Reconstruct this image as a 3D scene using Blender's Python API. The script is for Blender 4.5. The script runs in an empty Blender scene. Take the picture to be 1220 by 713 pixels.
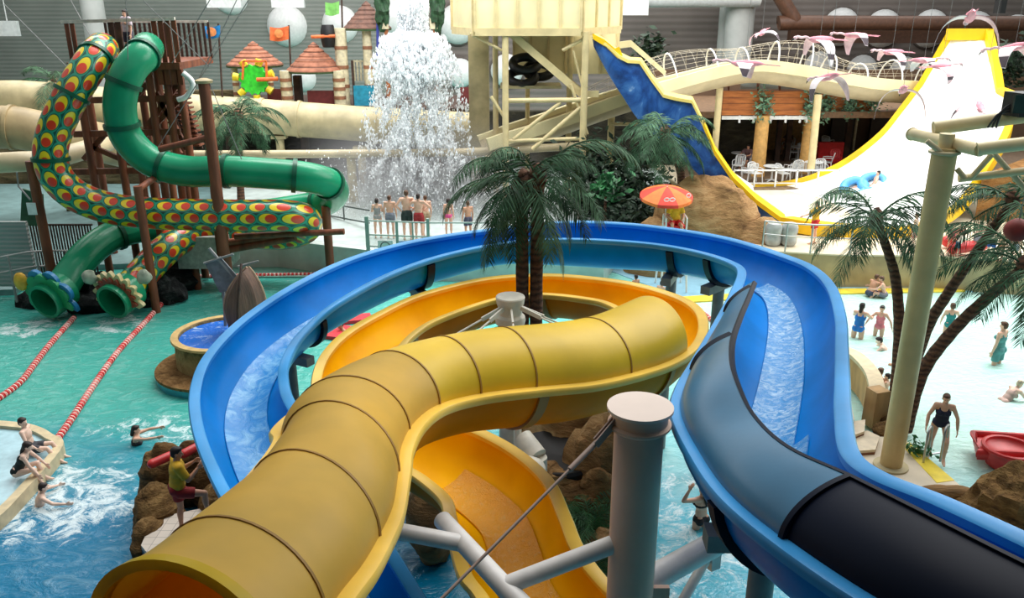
import bpy, math, random
from mathutils import Vector, Matrix, noise
random.seed(7)
scene = bpy.context.scene
COL = scene.collection
V = Vector
PI = math.pi
R_ = math.radians
# ------------------------------------------------------------------ camera
CAM_H = 9.3
PITCH = R_(19.5)
FPX = 1000.0
cam_d = bpy.data.cameras.new('camera')
cam = bpy.data.objects.new('camera', cam_d)
COL.objects.link(cam)
cam.location = (0, 0, CAM_H)
cam.rotation_euler = (PI/2 - PITCH, 0, 0)
cam_d.sensor_width = 36.0
cam_d.lens = 36.0*FPX/1220.0
cam_d.clip_start = 0.1
cam_d.clip_end = 300
scene.camera = cam
SP, CP = math.sin(PITCH), math.cos(PITCH)

def ray(px, py):
    x = (px-610)/FPX
    v = -(py-356.5)/FPX
    return V((x, CP+v*SP, -SP+v*CP))
def at(px, py, z=0.0):
    "where the line of sight meets the level z"
    r = ray(px, py)
    t = (z-CAM_H)/r.z
    return V((r.x*t, r.y*t, z))
def D(px, py, Y):
    "where the line of sight meets the distance Y"
    r = ray(px, py)
    t = Y/r.y
    return V((r.x*t, Y, CAM_H+r.z*t))

# ------------------------------------------------------------------ materials
def lin(c):
    c = c/255.0
    return c/12.92 if c <= 0.04045 else ((c+0.055)/1.055)**2.4
def rgb(c):
    return (lin(c[0]), lin(c[1]), lin(c[2]), 1.0)
class NT:
    def __init__(s, name):
        s.m = bpy.data.materials.new(name)
        s.m.use_nodes = True
        s.t = s.m.node_tree
        s.b = s.t.nodes['Principled BSDF']
    def n(s, typ, **kw):
        nd = s.t.nodes.new(typ)
        for k, v in kw.items():
            if isinstance(k, str) and k.startswith('i_'):
                nd.inputs[int(k[2:]) if k[2:].isdigit() else k[2:].replace('_', ' ')].default_value = v
            else:
                setattr(nd, k, v)
        return nd
    def l(s, a, b):
        s.t.links.new(a, b)
    def math(s, op, a, b=None, c=None, clamp=False):
        nd = s.t.nodes.new('ShaderNodeMath')
        nd.operation = op
        nd.use_clamp = clamp
        for i, x in enumerate((a, b, c)):
            if x is None: continue
            if isinstance(x, (int, float)): nd.inputs[i].default_value = x
            else: s.l(x, nd.inputs[i])
        return nd.outputs[0]
    def mix(s, fac, a, b):
        nd = s.t.nodes.new('ShaderNodeMix')
        nd.data_type = 'RGBA'
        for i, x in ((0, fac), (6, a), (7, b)):
            if isinstance(x, (tuple, list)): nd.inputs[i].default_value = x
            elif isinstance(x, (int, float)): nd.inputs[i].default_value = x
            else: s.l(x, nd.inputs[i])
        return nd.outputs[2]
    def coords(s, kind='Object'):
        return s.t.nodes.new('ShaderNodeTexCoord').outputs[kind]
    def noise(s, vec, scale, detail=3, rough=0.5, dist=0.0):
        nd = s.t.nodes.new('ShaderNodeTexNoise')
        nd.inputs['Scale'].default_value = scale
        nd.inputs['Detail'].default_value = detail
        nd.inputs['Roughness'].default_value = rough
        nd.inputs['Distortion'].default_value = dist
        s.l(vec, nd.inputs['Vector'])
        return nd.outputs['Fac']
    def ramp(s, fac, stops):
        nd = s.t.nodes.new('ShaderNodeValToRGB')
        el = nd.color_ramp.elements
        while len(el) < len(stops): el.new(0.5)
        for e, (p, c) in zip(el, stops):
            e.position = p
            e.color = c
        s.l(fac, nd.inputs[0])
        return nd.outputs[0]
    def scale(s, vec, sc):
        nd = s.t.nodes.new('ShaderNodeMapping')
        nd.inputs['Scale'].default_value = sc
        s.l(vec, nd.inputs['Vector'])
        return nd.outputs[0]
    def bump(s, h, strength=0.3, dist=0.05):
        nd = s.t.nodes.new('ShaderNodeBump')
        nd.inputs['Strength'].default_value = strength
        nd.inputs['Distance'].default_value = dist
        s.l(h, nd.inputs['Height'])
        s.l(nd.outputs[0], s.b.inputs['Normal'])
    def col(s, c):
        if isinstance(c, tuple): s.b.inputs['Base Color'].default_value = c
        else: s.l(c, s.b.inputs['Base Color'])
    def set(s, rough=0.5, metal=0.0, spec=0.5, coat=0.0, trans=0.0, alpha=None):
        b = s.b.inputs
        b['Roughness'].default_value = rough
        b['Metallic'].default_value = metal
        b['Specular IOR Level'].default_value = spec
        b['Coat Weight'].default_value = coat
        b['Transmission Weight'].default_value = trans
        if alpha is not None: b['Alpha'].default_value = alpha
        return s
MATS = {}
def mat(name, c, rough=0.5, var=0.12, scale=6.0, bump=0.0, bscale=None, metal=0.0, coat=0.0, spec=0.5, stretch=None):
    "plain coloured surface with a little mottling"
    if name in MATS: return MATS[name]
    t = NT(name)
    t.set(rough, metal, spec, coat)
    co = t.coords()
    if stretch: co = t.scale(co, stretch)
    nf = t.noise(co, scale, 4)
    a = rgb([max(0, x*(1-var)) for x in c])
    b = rgb([min(255, x*(1+var)) for x in c])
    t.col(t.ramp(nf, [(0.3, a), (0.7, b)]))
    if bump: t.bump(t.noise(co, bscale or scale*3, 5), bump, 0.05)
    MATS[name] = t.m
    return t.m

# ------------------------------------------------------------------ mesh builder
def frame_of(d):
    d = d.normalized()
    a = V((0, 0, 1)) if abs(d.z) < 0.95 else V((0, 1, 0))
    u = d.cross(a).normalized()
    return u, u.cross(d).normalized()
class MB:
    def __init__(s):
        s.v = []; s.f = []; s.uv = []
    def add(s, vs, fs):
        o = len(s.v)
        s.v += [V(x) for x in vs]
        s.f += [tuple(i+o for i in f) for f in fs]
        return s
    def box(s, c, size, rz=0.0, rot=None):
        c = V(c); x, y, z = (q/2 for q in size)
        m = rot if rot is not None else Matrix.Rotation(rz, 3, 'Z')
        vs = [c+m @ V((sx*x, sy*y, sz*z)) for sz in (-1, 1) for sy in (-1, 1) for sx in (-1, 1)]
        return s.add(vs, [(0, 2, 3, 1), (4, 5, 7, 6), (0, 1, 5, 4), (2, 6, 7, 3), (0, 4, 6, 2), (1, 3, 7, 5)])
    def beam(s, a, b, w, h=None, up=V((0, 0, 1))):
        a, b = V(a), V(b); h = h or w
        d = (b-a).normalized()
        if abs(d.dot(up)) > 0.98: up = V((0, 1, 0))
        u = d.cross(up).normalized(); n = u.cross(d)
        vs = [p+u*sx*w/2+n*sz*h/2 for p in (a, b) for sx, sz in ((-1, -1), (1, -1), (1, 1), (-1, 1))]
        return s.add(vs, [(3, 2, 1, 0), (4, 5, 6, 7), (0, 1, 5, 4), (1, 2, 6, 5), (2, 3, 7, 6), (3, 0, 4, 7)])
    def tube(s, pts, r, n=10, cap=True, closed=False):
        pts = [V(p) for p in pts]
        k = len(pts)
        rs = r if isinstance(r, (list, tuple)) else [r]*k
        vs = []; u = None
        for i, p in enumerate(pts):
            if closed: d = pts[(i+1) % k]-pts[i-1]
            else: d = pts[min(i+1, k-1)]-pts[max(i-1, 0)]
            if d.length < 1e-9: d = V((0, 0, 1))
            d.normalize()
            if u is None: u, w = frame_of(d)
            else:
                u = (u-d*u.dot(d))
                if u.length < 1e-6: u, w = frame_of(d)
                u.normalize()
            w = d.cross(u)
            for j in range(n):
                a = 2*PI*j/n
                vs.append(p+(u*math.cos(a)+w*math.sin(a))*rs[i])
        fs = []
        for i in range(k if closed else k-1):
            for j in range(n):
                a = i*n+j; b = i*n+(j+1) % n; i2 = (i+1) % k
                fs.append((a, b, i2*n+(j+1) % n, i2*n+j))
        if cap and not closed:
            fs.append(tuple(range(n-1, -1, -1)))
            fs.append(tuple((k-1)*n+j for j in range(n)))
        return s.add(vs, fs)
    def cyl(s, a, b, r, r2=None, n=14):
        return s.tube([a, b], [r, r if r2 is None else r2], n)
    def lathe(s, prof, n=20, c=(0, 0, 0), caps=True):
        "profile of (radius, height) pairs turned about the vertical"
        c = V(c); vs = []
        for r, z in prof:
            for j in range(n):
                a = 2*PI*j/n
                vs.append(c+V((r*math.cos(a), r*math.sin(a), z)))
        fs = [(i*n+j, i*n+(j+1) % n, (i+1)*n+(j+1) % n, (i+1)*n+j) for i in range(len(prof)-1) for j in range(n)]
        if caps and prof[0][0] > 1e-4: fs.append(tuple(range(n-1, -1, -1)))
        if caps and prof[-1][0] > 1e-4: fs.append(tuple((len(prof)-1)*n+j for j in range(n)))
        return s.add(vs, fs)
    def ell(s, c, r, n=12, m=8, rot=None):
        c = V(c); vs = []
        r = (r, r, r) if isinstance(r, (int, float)) else r
        for i in range(m+1):
            t = PI*i/m
            for j in range(n):
                a = 2*PI*j/n
                p = V((r[0]*math.sin(t)*math.cos(a), r[1]*math.sin(t)*math.sin(a), r[2]*math.cos(t)))
                vs.append(c+(rot @ p if rot is not None else p))
        return s.add(vs, [(i*n+j, (i+1)*n+j, (i+1)*n+(j+1) % n, i*n+(j+1) % n) for i in range(m) for j in range(n)])
    def cap(s, a, b, ra, rb, n=12):
        "tapered limb with round ends"
        a, b = V(a), V(b); d = b-a
        if d.length < 1e-6: return s.ell(a, ra, n, 8)
        e = d.normalized(); pts = []; rs = []
        for t in (0.02, 0.35, 0.7): 
            pts.append(a-e*ra*math.cos(t*PI/2)); rs.append(ra*math.sin(t*PI/2))
        pts += [a, b]; rs += [ra, rb]
        for t in (0.7, 0.35, 0.02):
            pts.append(b+e*rb*math.cos(t*PI/2)); rs.append(rb*math.sin(t*PI/2))
        return s.tube(pts, rs, n)
    def prism(s, poly, z0, z1):
        k = len(poly)
        vs = [V((p[0], p[1], z0)) for p in poly]+[V((p[0], p[1], z1)) for p in poly]
        fs = [(i, (i+1) % k, k+(i+1) % k, k+i) for i in range(k)]
        return s.add(vs, fs+[tuple(range(k-1, -1, -1)), tuple(range(k, 2*k))])
    def slab(s, poly, thick):
        "3-d polygon given thickness along its normal"
        poly = [V(p) for p in poly]; k = len(poly)
        n = V((0, 0, 0))
        for i in range(k): n += (poly[i]-poly[0]).cross(poly[(i+1) % k]-poly[0])
        n = n.normalized()*thick
        vs = [p for p in poly]+[p+n for p in poly]
        fs = [(i, (i+1) % k, k+(i+1) % k, k+i) for i in range(k)]
        return s.add(vs, fs+[tuple(range(k-1, -1, -1)), tuple(range(k, 2*k))])
    def grid(s, rows, close_u=False):
        "rows of points joined into a sheet"
        n = len(rows[0]); vs = [p for r in rows for p in r]
        fs = []
        for i in range(len(rows)-1):
            for j in range(n if close_u else n-1):
                fs.append((i*n+j, i*n+(j+1) % n, (i+1)*n+(j+1) % n, (i+1)*n+j))
        return s.add(vs, fs)
    def blob(s, c, r, seed=0, amp=0.25, freq=1.0, n=28, m=18, flat=None, ridge=0.0):
        c = V(c); r = V((r, r, r)) if isinstance(r, (int, float)) else V(r)
        vs = []
        off = V((seed*13.1, seed*7.7, seed*3.3))
        for i in range(m+1):
            t = PI*i/m
            for j in range(n):
                a = 2*PI*j/n
                d = V((math.sin(t)*math.cos(a), math.sin(t)*math.sin(a), math.cos(t)))
                q = V((d.x*r.x, d.y*r.y, d.z*r.z))
                k = 1+amp*noise.noise(q*freq+off)+amp*0.5*noise.noise(q*freq*2.7+off)+amp*0.25*noise.noise(q*freq*6+off)
                if ridge: k += ridge*abs(noise.noise(V((q.x*1.2, q.y*1.2, q.z*5))+off))
                p = c+q*k
                if flat is not None and p.z < flat: p.z = flat
                vs.append(p)
        return s.add(vs, [(i*n+j, (i+1)*n+j, (i+1)*n+(j+1) % n, i*n+(j+1) % n) for i in range(m) for j in range(n)])
    def mesh(s, name, smooth=40):
        me = bpy.data.meshes.new(name)
        me.from_pydata([tuple(p) for p in s.v], [], s.f)
        if smooth:
            me.polygons.foreach_set('use_smooth', [True]*len(me.polygons))
            try: me.set_sharp_from_angle(angle=R_(smooth))
            except Exception: pass
        if s.uv:
            lay = me.uv_layers.new(name='UVMap')
            flat = []
            for f in s.f:
                for i in f: flat += s.uv[i]
            lay.data.foreach_set('uv', flat)
        me.update()
        return me
    def build(s, name, material, parent=None, smooth=40, label=None):
        me = s.mesh(name, smooth)
        me.materials.append(material)
        return link(name, me, parent, label)
def link(name, me, parent=None, label=None):
    o = bpy.data.objects.new(name, me)
    COL.objects.link(o)
    if parent is not None:
        o.parent = parent
        o.matrix_parent_inverse = Matrix.Translation(-world_loc(parent))
    if label: o['label'] = label
    return o
def world_loc(o):
    p = V(o.location)
    if o.parent is not None: p = V((0, 0, 0)) if o.type == 'MESH' else world_loc(o.parent)+p
    return p
def tag(o, label, cat, group=None, kind=None):
    if label: o['label'] = label
    if cat: o['category'] = cat
    if group: o['group'] = group
    if kind: o['kind'] = kind
    return o
def thing(name, label, cat, loc=(0, 0, 0), group=None):
    o = bpy.data.objects.new(name, None)
    o.empty_display_size = 0.2
    COL.objects.link(o)
    o.location = loc
    return tag(o, label, cat, group)
def struct(mb, name, material, smooth=40):
    o = mb.build(name, material, None, smooth)
    o['kind'] = 'structure'
    return o
def copy_tree(o, loc=None, rz=None, label=None, group=None, parent=None, scale=None):
    c = o.copy()
    COL.objects.link(c)
    if parent is not None:
        c.parent = parent
    for ch in list(o.children): copy_tree(ch, parent=c)
    if loc is not None: c.location = loc
    if rz is not None: c.rotation_euler.z = rz
    if scale is not None: c.scale = (scale,)*3 if isinstance(scale, (int, float)) else scale
    if label: c['label'] = label
    if group: c['group'] = group
    return c
def spline(pts, k=8, closed=False):
    "Catmull-Rom through vectors of any length"
    n = len(pts); out = []
    P = [tuple(p) for p in pts]
    g = (lambda i: P[i % n]) if closed else (lambda i: P[max(0, min(n-1, i))])
    for i in range(n if closed else n-1):
        p0, p1, p2, p3 = g(i-1), g(i), g(i+1), g(i+2)
        for j in range(k):
            t = j/k
            out.append(tuple(0.5*((2*b)+(c-a)*t+(2*a-5*b+4*c-d)*t*t+(3*b-a-3*c+d)*t**3) for a, b, c, d in zip(p0, p1, p2, p3)))
    if not closed: out.append(P[-1])
    return out
def vspline(pts, k=8, closed=False):
    return [V(p) for p in spline(pts, k, closed)]
# ================================================================== SETTING
def smooth_range(t, x, a, b):
    nd = t.t.nodes.new('ShaderNodeMapRange')
    nd.interpolation_type = 'SMOOTHSTEP'
    nd.inputs['From Min'].default_value = a
    nd.inputs['From Max'].default_value = b
    t.l(x, nd.inputs['Value'])
    return nd.outputs[0]
def water_material():
    t = NT('pool water')
    co = t.coords()
    sep = t.n('ShaderNodeSeparateXYZ'); t.l(co, sep.inputs[0])
    x, y = sep.outputs[0], sep.outputs[1]
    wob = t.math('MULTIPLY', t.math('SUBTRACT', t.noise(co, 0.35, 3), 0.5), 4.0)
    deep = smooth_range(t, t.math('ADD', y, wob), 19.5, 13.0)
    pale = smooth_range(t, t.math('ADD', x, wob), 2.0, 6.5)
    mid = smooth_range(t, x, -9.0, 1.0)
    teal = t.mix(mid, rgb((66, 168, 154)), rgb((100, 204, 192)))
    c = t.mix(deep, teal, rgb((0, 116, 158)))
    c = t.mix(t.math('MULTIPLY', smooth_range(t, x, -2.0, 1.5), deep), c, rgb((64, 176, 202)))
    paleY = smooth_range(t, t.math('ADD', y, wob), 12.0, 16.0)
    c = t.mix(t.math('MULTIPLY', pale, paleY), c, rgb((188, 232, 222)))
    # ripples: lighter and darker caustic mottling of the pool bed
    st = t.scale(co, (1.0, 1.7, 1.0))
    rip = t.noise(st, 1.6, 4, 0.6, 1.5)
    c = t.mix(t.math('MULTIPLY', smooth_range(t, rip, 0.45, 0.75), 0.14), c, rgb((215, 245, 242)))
    # foam where the waves break
    f1 = t.noise(t.scale(co, (0.9, 1.0, 1.0)), 2.1, 9, 0.78, 0.9)
    f2 = t.noise(co, 0.33, 2)
    def spot(cx, cy, rx, ry):
        dx = t.math('DIVIDE', t.math('SUBTRACT', x, cx), rx)
        dy = t.math('DIVIDE', t.math('SUBTRACT', y, cy), ry)
        d = t.math('SQRT', t.math('ADD', t.math('MULTIPLY', dx, dx), t.math('MULTIPLY', dy, dy)))
        return smooth_range(t, d, 1.0, 0.25)
    m = spot(-9.0, 14.3, 3.4, 2.6)
    for s in ((-7.0, 17.3, 5.5, 1.6), (-14.6, 23.6, 2.0, 1.6), (-11.9, 23.9, 1.6, 1.5), (-1.0, 9.0, 2.2, 2.4), (3.0, 13.0, 3.0, 5.0)):
        k = spot(*s)
        m = t.math('MAXIMUM', m, t.math('MULTIPLY', k, 0.85 if s[1] < 20 else 0.95))
    m = t.math('MAXIMUM', m, 0.25)
    fv = t.math('ADD', t.math('MULTIPLY', f1, 1.0), t.math('MULTIPLY', m, 0.30))
    foam = smooth_range(t, fv, 0.72, 0.86)
    c = t.mix(t.math('MULTIPLY', foam, 0.8), c, rgb((235, 248, 250)))
    t.col(c)
    t.set(0.12, 0, 0.4)
    h = t.math('ADD', t.math('MULTIPLY', rip, 0.7), t.math('MULTIPLY', t.noise(st, 4.5, 3), 0.25))
    t.bump(h, 0.35, 0.35)
    return t.m
WATER = water_material()
mb = MB()
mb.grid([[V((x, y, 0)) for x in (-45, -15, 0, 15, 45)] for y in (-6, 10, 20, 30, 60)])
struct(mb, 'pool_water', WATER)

def corrugated(name, c, sc=7.0):
    t = NT(name)
    co = t.coords()
    sep = t.n('ShaderNodeSeparateXYZ'); t.l(co, sep.inputs[0])
    w = t.math('SINE', t.math('MULTIPLY', sep.outputs[2], sc*2*PI/2))
    t.col(t.ramp(t.noise(co, 0.4, 4), [(0.3, rgb([k*0.93 for k in c])), (0.7, rgb([k*1.05 for k in c]))]))
    t.bump(w, 0.28, 0.05)
    t.set(0.65)
    return t.m
WALLM = corrugated('grey ribbed cladding', (136, 140, 135))
WALLB = corrugated('brown grey ribbed cladding', (116, 107, 101), 5)
BACKY = 57.0
def wall(name, c, size, m=WALLM):
    return struct(MB().box(c, size), name, m, 0)
wall('wall_back', (0, BACKY+0.3, 9), (95, 0.6, 18), WALLB)
wall('wall_left', (-34, 26, 9), (0.6, 64, 18))
wall('wall_right', (46, 26, 9), (0.6, 64, 18))
wall('wall_front', (0, -5, 9), (80, 0.5, 18), mat('dark gallery wall', (74, 72, 70), 0.9))  # unseen wall, added with the slab above to cut daylight
struct(MB().box((0, 0.4, 12.4), (80, 10.4, 0.4)), 'shade_ceiling', mat('unseen shading soffit', (70, 68, 66), 0.9), 0)  # unseen slab, added and kept dark to shade the near objects
# a darker green-grey cladding field on the left of the back wall
struct(MB().box((-21, BACKY-0.15, 9), (27, 0.3, 18)), 'wall_back_cladding', corrugated('green grey ribbed cladding', (130, 134, 127), 8), 0)

CONC = mat('pale concrete', (196, 194, 184), 0.7, 0.08, 3, 0.2)
WHITEP = mat('white painted steel', (226, 228, 226), 0.4, 0.05, 5)
BEIGE = mat('beige painted steel', (208, 190, 142), 0.42, 0.06, 2.5)
BEIGE2 = mat('beige weathered steel', (186, 172, 132), 0.5, 0.10, 2.0)
CREAM = mat('cream painted panel', (226, 214, 168), 0.5, 0.06, 0.8)
WOODR = mat('red brown timber', (112, 60, 36), 0.6, 0.25, 4, 0.3, stretch=(1, 1, 0.2))
WOODD = mat('dark brown timber', (62, 42, 32), 0.7, 0.25, 4, 0.3)
BLACK = mat('black rubber', (18, 18, 20), 0.5, 0.2)
STEEL = mat('brushed steel', (170, 172, 172), 0.3, 0.06, 8, metal=0.9)
GREYM = mat('grey metal', (140, 142, 140), 0.5, 0.08)
ROCK = None
def rock_material(name, c1, c2, c3, sc=1.2, st=(1, 1, 2.6)):
    t = NT(name)
    co = t.scale(t.coords(), st)
    n1 = t.noise(co, sc, 8, 0.65, 0.6)
    n2 = t.noise(co, sc*6, 5, 0.6)
    c = t.ramp(n1, [(0.3, rgb(c1)), (0.5, rgb(c2)), (0.72, rgb(c3))])
    c = t.mix(t.math('MULTIPLY', smooth_range(t, n2, 0.52, 0.75), 0.55), c, rgb(c1))
    t.col(c); t.set(0.85, spec=0.2)
    t.bump(t.math('ADD', n1, t.math('MULTIPLY', n2, 0.5)), 0.9, 0.12)
    return t.m
SAND = rock_material('sandstone', (92, 66, 40), (158, 122, 80), (196, 164, 118), 0.8)
BROWNROCK = rock_material('brown rockwork', (62, 44, 26), (120, 90, 52), (164, 132, 84), 2.4)
BLACKROCK = rock_material('black rockwork', (14, 16, 18), (34, 36, 36), (78, 82, 82), 3.0, (1, 1, 1))

# --- window domes on the back wall
DOME = mat('white window dome', (232, 232, 230), 0.35, 0.03)
RING = mat('dark window surround', (96, 88, 82), 0.6)
k = 0
for px, py, rx in ((343, 31, 22), (406, 29, 20), (545, 29, 21), (548, 87, 16), (362, 93, 15), (604, 84, 18), (1001, 32, 20), (1051, 34, 20), (1107, 34, 20), (1160, 36, 20), (1208, 40, 20), (975, 80, 17), (1026, 84, 17), (1076, 86, 17), (276, -4, 19), (470, 20, 20)):
    k += 1
    c = D(px, py, BACKY-0.1)
    r = rx*(BACKY+2)/1000.0*1.02
    mb = MB()
    rows = []
    for i in range(7):
        t = i/6*PI/2
        rows.append([c+V((r*math.cos(a)*math.cos(t), -r*0.75*math.sin(t), r*math.sin(a)*math.cos(t))) for a in [2*PI*j/22 for j in range(22)]])
    mb.grid(rows, True)
    o = struct(mb, 'window_%d' % k, DOME)
    rg = MB().tube([c+V((r*math.cos(a), -0.03, r*math.sin(a))) for a in [2*PI*j/22 for j in range(22)]], 0.09, 6, closed=True)
    rg.build('window_frame', RING, o)

# --- columns and beams of the hall
def column(px, w, Y, m, name='column', z1=17.0):
    c = D(px, 40, Y)
    mb = MB().lathe([(w, 0.0), (w, z1)], 24, (c.x, c.y, 0))
    o = mb.build(name, m); o['kind'] = 'structure'
    return o
GREYCOL = mat('light grey column paint', (176, 178, 174), 0.6, 0.05, 1)
column(115, 0.62, 50, GREYCOL)
column(880, 0.86, 54, GREYCOL)
column(862, 0.35, 55.5, GREYCOL)
mb = MB()
a, b, c2 = D(926, -10, 52), D(949, 27, 52), D(1320, 28, 52)
mb.tube(vspline([a, a.lerp(b, 0.93), b.lerp(c2, 0.02), c2], 6), 0.42, 14)
o = mb.build('beam', mat('brown painted pipe', (92, 62, 46), 0.5, 0.1)); o['kind'] = 'structure'
mb = MB()
mb.box(D(1100, 42, 54), (16.5, 0.6, 0.9))
o = mb.build('beam', mat('brown painted pipe', (92, 62, 46))); o['kind'] = 'structure'
mb = MB().cyl(D(735, -2, 53), D(905, -3, 53), 0.55)
o = mb.build('beam', mat('pale duct', (206, 208, 208), 0.4, 0.04)); o['kind'] = 'structure'

# --- rear platform with its white front wall
WPL = mat('white rendered wall', (206, 214, 210), 0.6, 0.07, 1.5)
TILE = mat('pale wet tile', (188, 200, 196), 0.25, 0.06, 2)
pf = [at(222, 288, 1.05), at(330, 287, 1.05), at(445, 300, 1.05), at(640, 303, 1.05), at(720, 303, 1.05)]
back = [V((9, 44, 1.05)), V((-14.5, 44, 1.05))]
struct(MB().prism([p for p in pf]+back, -0.2, 1.05), 'floor_platform', TILE, 0)
struct(MB().prism([pf[0]+V((0, -0.02, 0)), pf[1]+V((0, -0.02, 0)), pf[2]+V((0, -0.02, 0)), pf[2]+V((0, .3, 0)), pf[1]+V((0, .3, 0)), pf[0]+V((0, .3, 0))], -0.2, 1.09), 'wall_platform_front', WPL, 0)
# shallow ledge at the rear of the left pool
struct(MB().prism([at(215, 330, 0.04), at(395, 330, 0.04), at(395, 312, 0.04), at(215, 312, 0.04)], -0.1, 0.05), 'floor_ledge', mat('teal ledge tile', (120, 168, 158), 0.3, 0.06), 0)
# left deck
DECK = mat('blue grey deck tile', (120, 150, 150), 0.4, 0.1, 2)
struct(MB().prism([at(-200, 352, 0.2), at(18, 345, 0.2), at(48, 318, 0.2), at(215, 312, 0.2), V((-14, 44, 0)), V((-40, 44, 0))], -0.2, 0.2), 'floor_deck_left', DECK, 0)
# right platform before the white ramp
SANDW = mat('sand coloured wall tile', (176, 158, 118), 0.6, 0.10, 1.5, 0.1)
SANDT = mat('sand coloured deck tile', (218, 206, 178), 0.5, 0.06, 1.5)
pr = [at(905, 300, 1.15), at(1000, 305, 1.15), at(1115, 306, 1.15), at(1300, 318, 1.15)]
struct(MB().prism(pr+[V((30, 44, 0)), V((7.5, 44, 0))], -0.2, 1.15), 'floor_ramp_platform', SANDW, 0)
struct(MB().prism([p+V((0, -.03, 0)) for p in pr]+[V((30, 44.03, 0)), V((7.48, 44.03, 0))], 1.15, 1.2), 'floor_ramp_deck', SANDT, 0)
# pale blue shallow ledge with yellow line in the rear of the right pool
LEDGE = mat('pale blue ledge tile', (150, 200, 222), 0.25, 0.05, 2)
YEL = mat('yellow warning tile', (238, 212, 70), 0.4, 0.08, 3)
lp = [at(715, 318, 0.03), at(815, 356, 0.03), at(1000, 347, 0.03), at(1165, 347, 0.03), at(1185, 335, 0.03), at(1178, 322, 0.03), at(1000, 318, 0.03)]
struct(MB().prism(lp, -0.1, 0.03), 'floor_shallow_ledge', LEDGE, 0)
yl = [at(805, 361, 0.04), at(870, 357, 0.04), at(1000, 350, 0.04), at(1150, 347, 0.04)]
yu = [at(1150, 343, 0.04), at(1000, 344, 0.04), at(870, 350, 0.04), at(805, 354, 0.04)]
struct(MB().prism(yl+yu, 0.0, 0.045), 'trim_ledge', YEL, 0)
# the deck behind the cafe
struct(MB().prism([V((8.5, 37.8, 0)), V((40, 37.8, 0)), V((40, 56, 0)), V((8.5, 56, 0))], -0.2, 1.25), 'floor_cafe', mat('brown cafe floor', (112, 92, 72), 0.6), 0)
# near right deck
NDECK = mat('tiled pool deck', (214, 200, 176), 0.5, 0.06, 1.2)
nd = [at(975, 470, .28), at(1010, 520, .28), at(1075, 521, .28), at(1160, 592, .28), at(1290, 690, .28), at(1120, 720, .28), at(1000, 640, .28)]
struct(MB().prism(nd, -0.2, 0.28), 'floor_deck_right', NDECK, 0)
struct(MB().prism([at(1074, 531, .28), at(1084, 528, .28), at(1137, 573, .28), at(1116, 576, .28)], 0.27, 0.29), 'trim_deck_stripe', YEL, 0)

# --- light
w = bpy.data.worlds.new('daylight')
scene.world = w
w.use_nodes = True
bg = w.node_tree.nodes['Background']
bg.inputs[0].default_value = (0.93, 0.98, 1.0, 1)
bg.inputs[1].default_value = 0.56
def sun(name, direction, strength, angle, color=(1, 1, 1)):
    d = bpy.data.lights.new(name, 'SUN')
    d.energy = strength; d.angle = R_(angle); d.color = color
    o = bpy.data.objects.new(name, d); COL.objects.link(o)
    o.rotation_euler = V(direction).to_track_quat('-Z', 'Y').to_euler()
    return o
sun('roof_daylight', (-0.22, -0.42, -1.0), 2.2, 50, (1, 0.985, 0.95))
def area(name, loc, target, sx, sy, power, color=(1, 1, 1)):
    d = bpy.data.lights.new(name, 'AREA')
    d.shape = 'RECTANGLE'; d.size = sx; d.size_y = sy; d.energy = power; d.color = color
    o = bpy.data.objects.new(name, d); COL.objects.link(o)
    o.location = loc
    o.rotation_euler = (V(target)-V(loc)).to_track_quat('-Z', 'Y').to_euler()
    return o
area('glazed_roof_light', (20, 27, 16), (12, 27, 0), 16, 22, 4600, (1, 1, 0.98))
area('waterfall_fill_light', (-4, 31, 17), (-4.5, 38, 5), 16, 6, 3000, (1, 1, 1))  # added fill that whitens the falling water, no fitting behind it
area('rear_fill_light', (-4, 42, 17.5), (-4, 44, 0), 50, 8, 5600, (1, 1, 0.99))  # added fill that brightens the back wall, its domes and the fall
scene.view_settings.view_transform = 'Standard'
scene.view_settings.look = 'None'
scene.view_settings.exposure = 0.0
scene.view_settings.gamma = 1.0
scene.view_settings.use_curve_mapping = False
try: scene.cycles.use_denoising = True
except Exception: pass
# ================================================================== THE TWO BIG FLUMES
def plastic(name, c, rough=0.32, var=0.07, streak=0.5, coat=0.0, spec=0.35, through=0.0):
    t = NT(name)
    co = t.coords()
    n1 = t.noise(co, 0.9, 4); n2 = t.noise(co, 22, 3)
    a = rgb([k*(1-var) for k in c]); b = rgb([min(255, k*(1+var)) for k in c])
    cc = t.ramp(n1, [(0.35, a), (0.65, b)])
    t.col(cc); t.set(rough, coat=coat, spec=spec)
    t.bump(n2, 0.02, 0.02)
    if through:                            # thin fibreglass lets some daylight through
        tr = t.n('ShaderNodeBsdfTranslucent'); t.l(cc, tr.inputs[0])
        mx = t.n('ShaderNodeMixShader'); mx.inputs[0].default_value = through
        t.l(t.b.outputs[0], mx.inputs[1]); t.l(tr.outputs[0], mx.inputs[2])
        t.l(mx.outputs[0], [q for q in t.t.nodes if q.type == 'OUTPUT_MATERIAL'][0].inputs[0])
    return t.m
def flume_mats():
    return dict(
        blue=plastic('bright blue fibreglass', (0, 122, 202), spec=0.08),
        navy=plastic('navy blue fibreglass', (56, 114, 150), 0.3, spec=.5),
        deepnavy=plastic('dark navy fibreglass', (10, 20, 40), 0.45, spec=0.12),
        lblue=plastic('light blue fibreglass rim', (60, 150, 214), spec=0.25),
        yellow=plastic('golden yellow fibreglass', (252, 180, 0), spec=0.06),
        ycover=plastic('sandy yellow fibreglass', (236, 200, 92), 0.42, 0.06, through=.42), ycover2=plastic('brighter yellow fibreglass', (222, 184, 36), 0.42, 0.06),
        yrim=plastic('pale yellow fibreglass rim', (238, 196, 84)))
FM = flume_mats()
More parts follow.
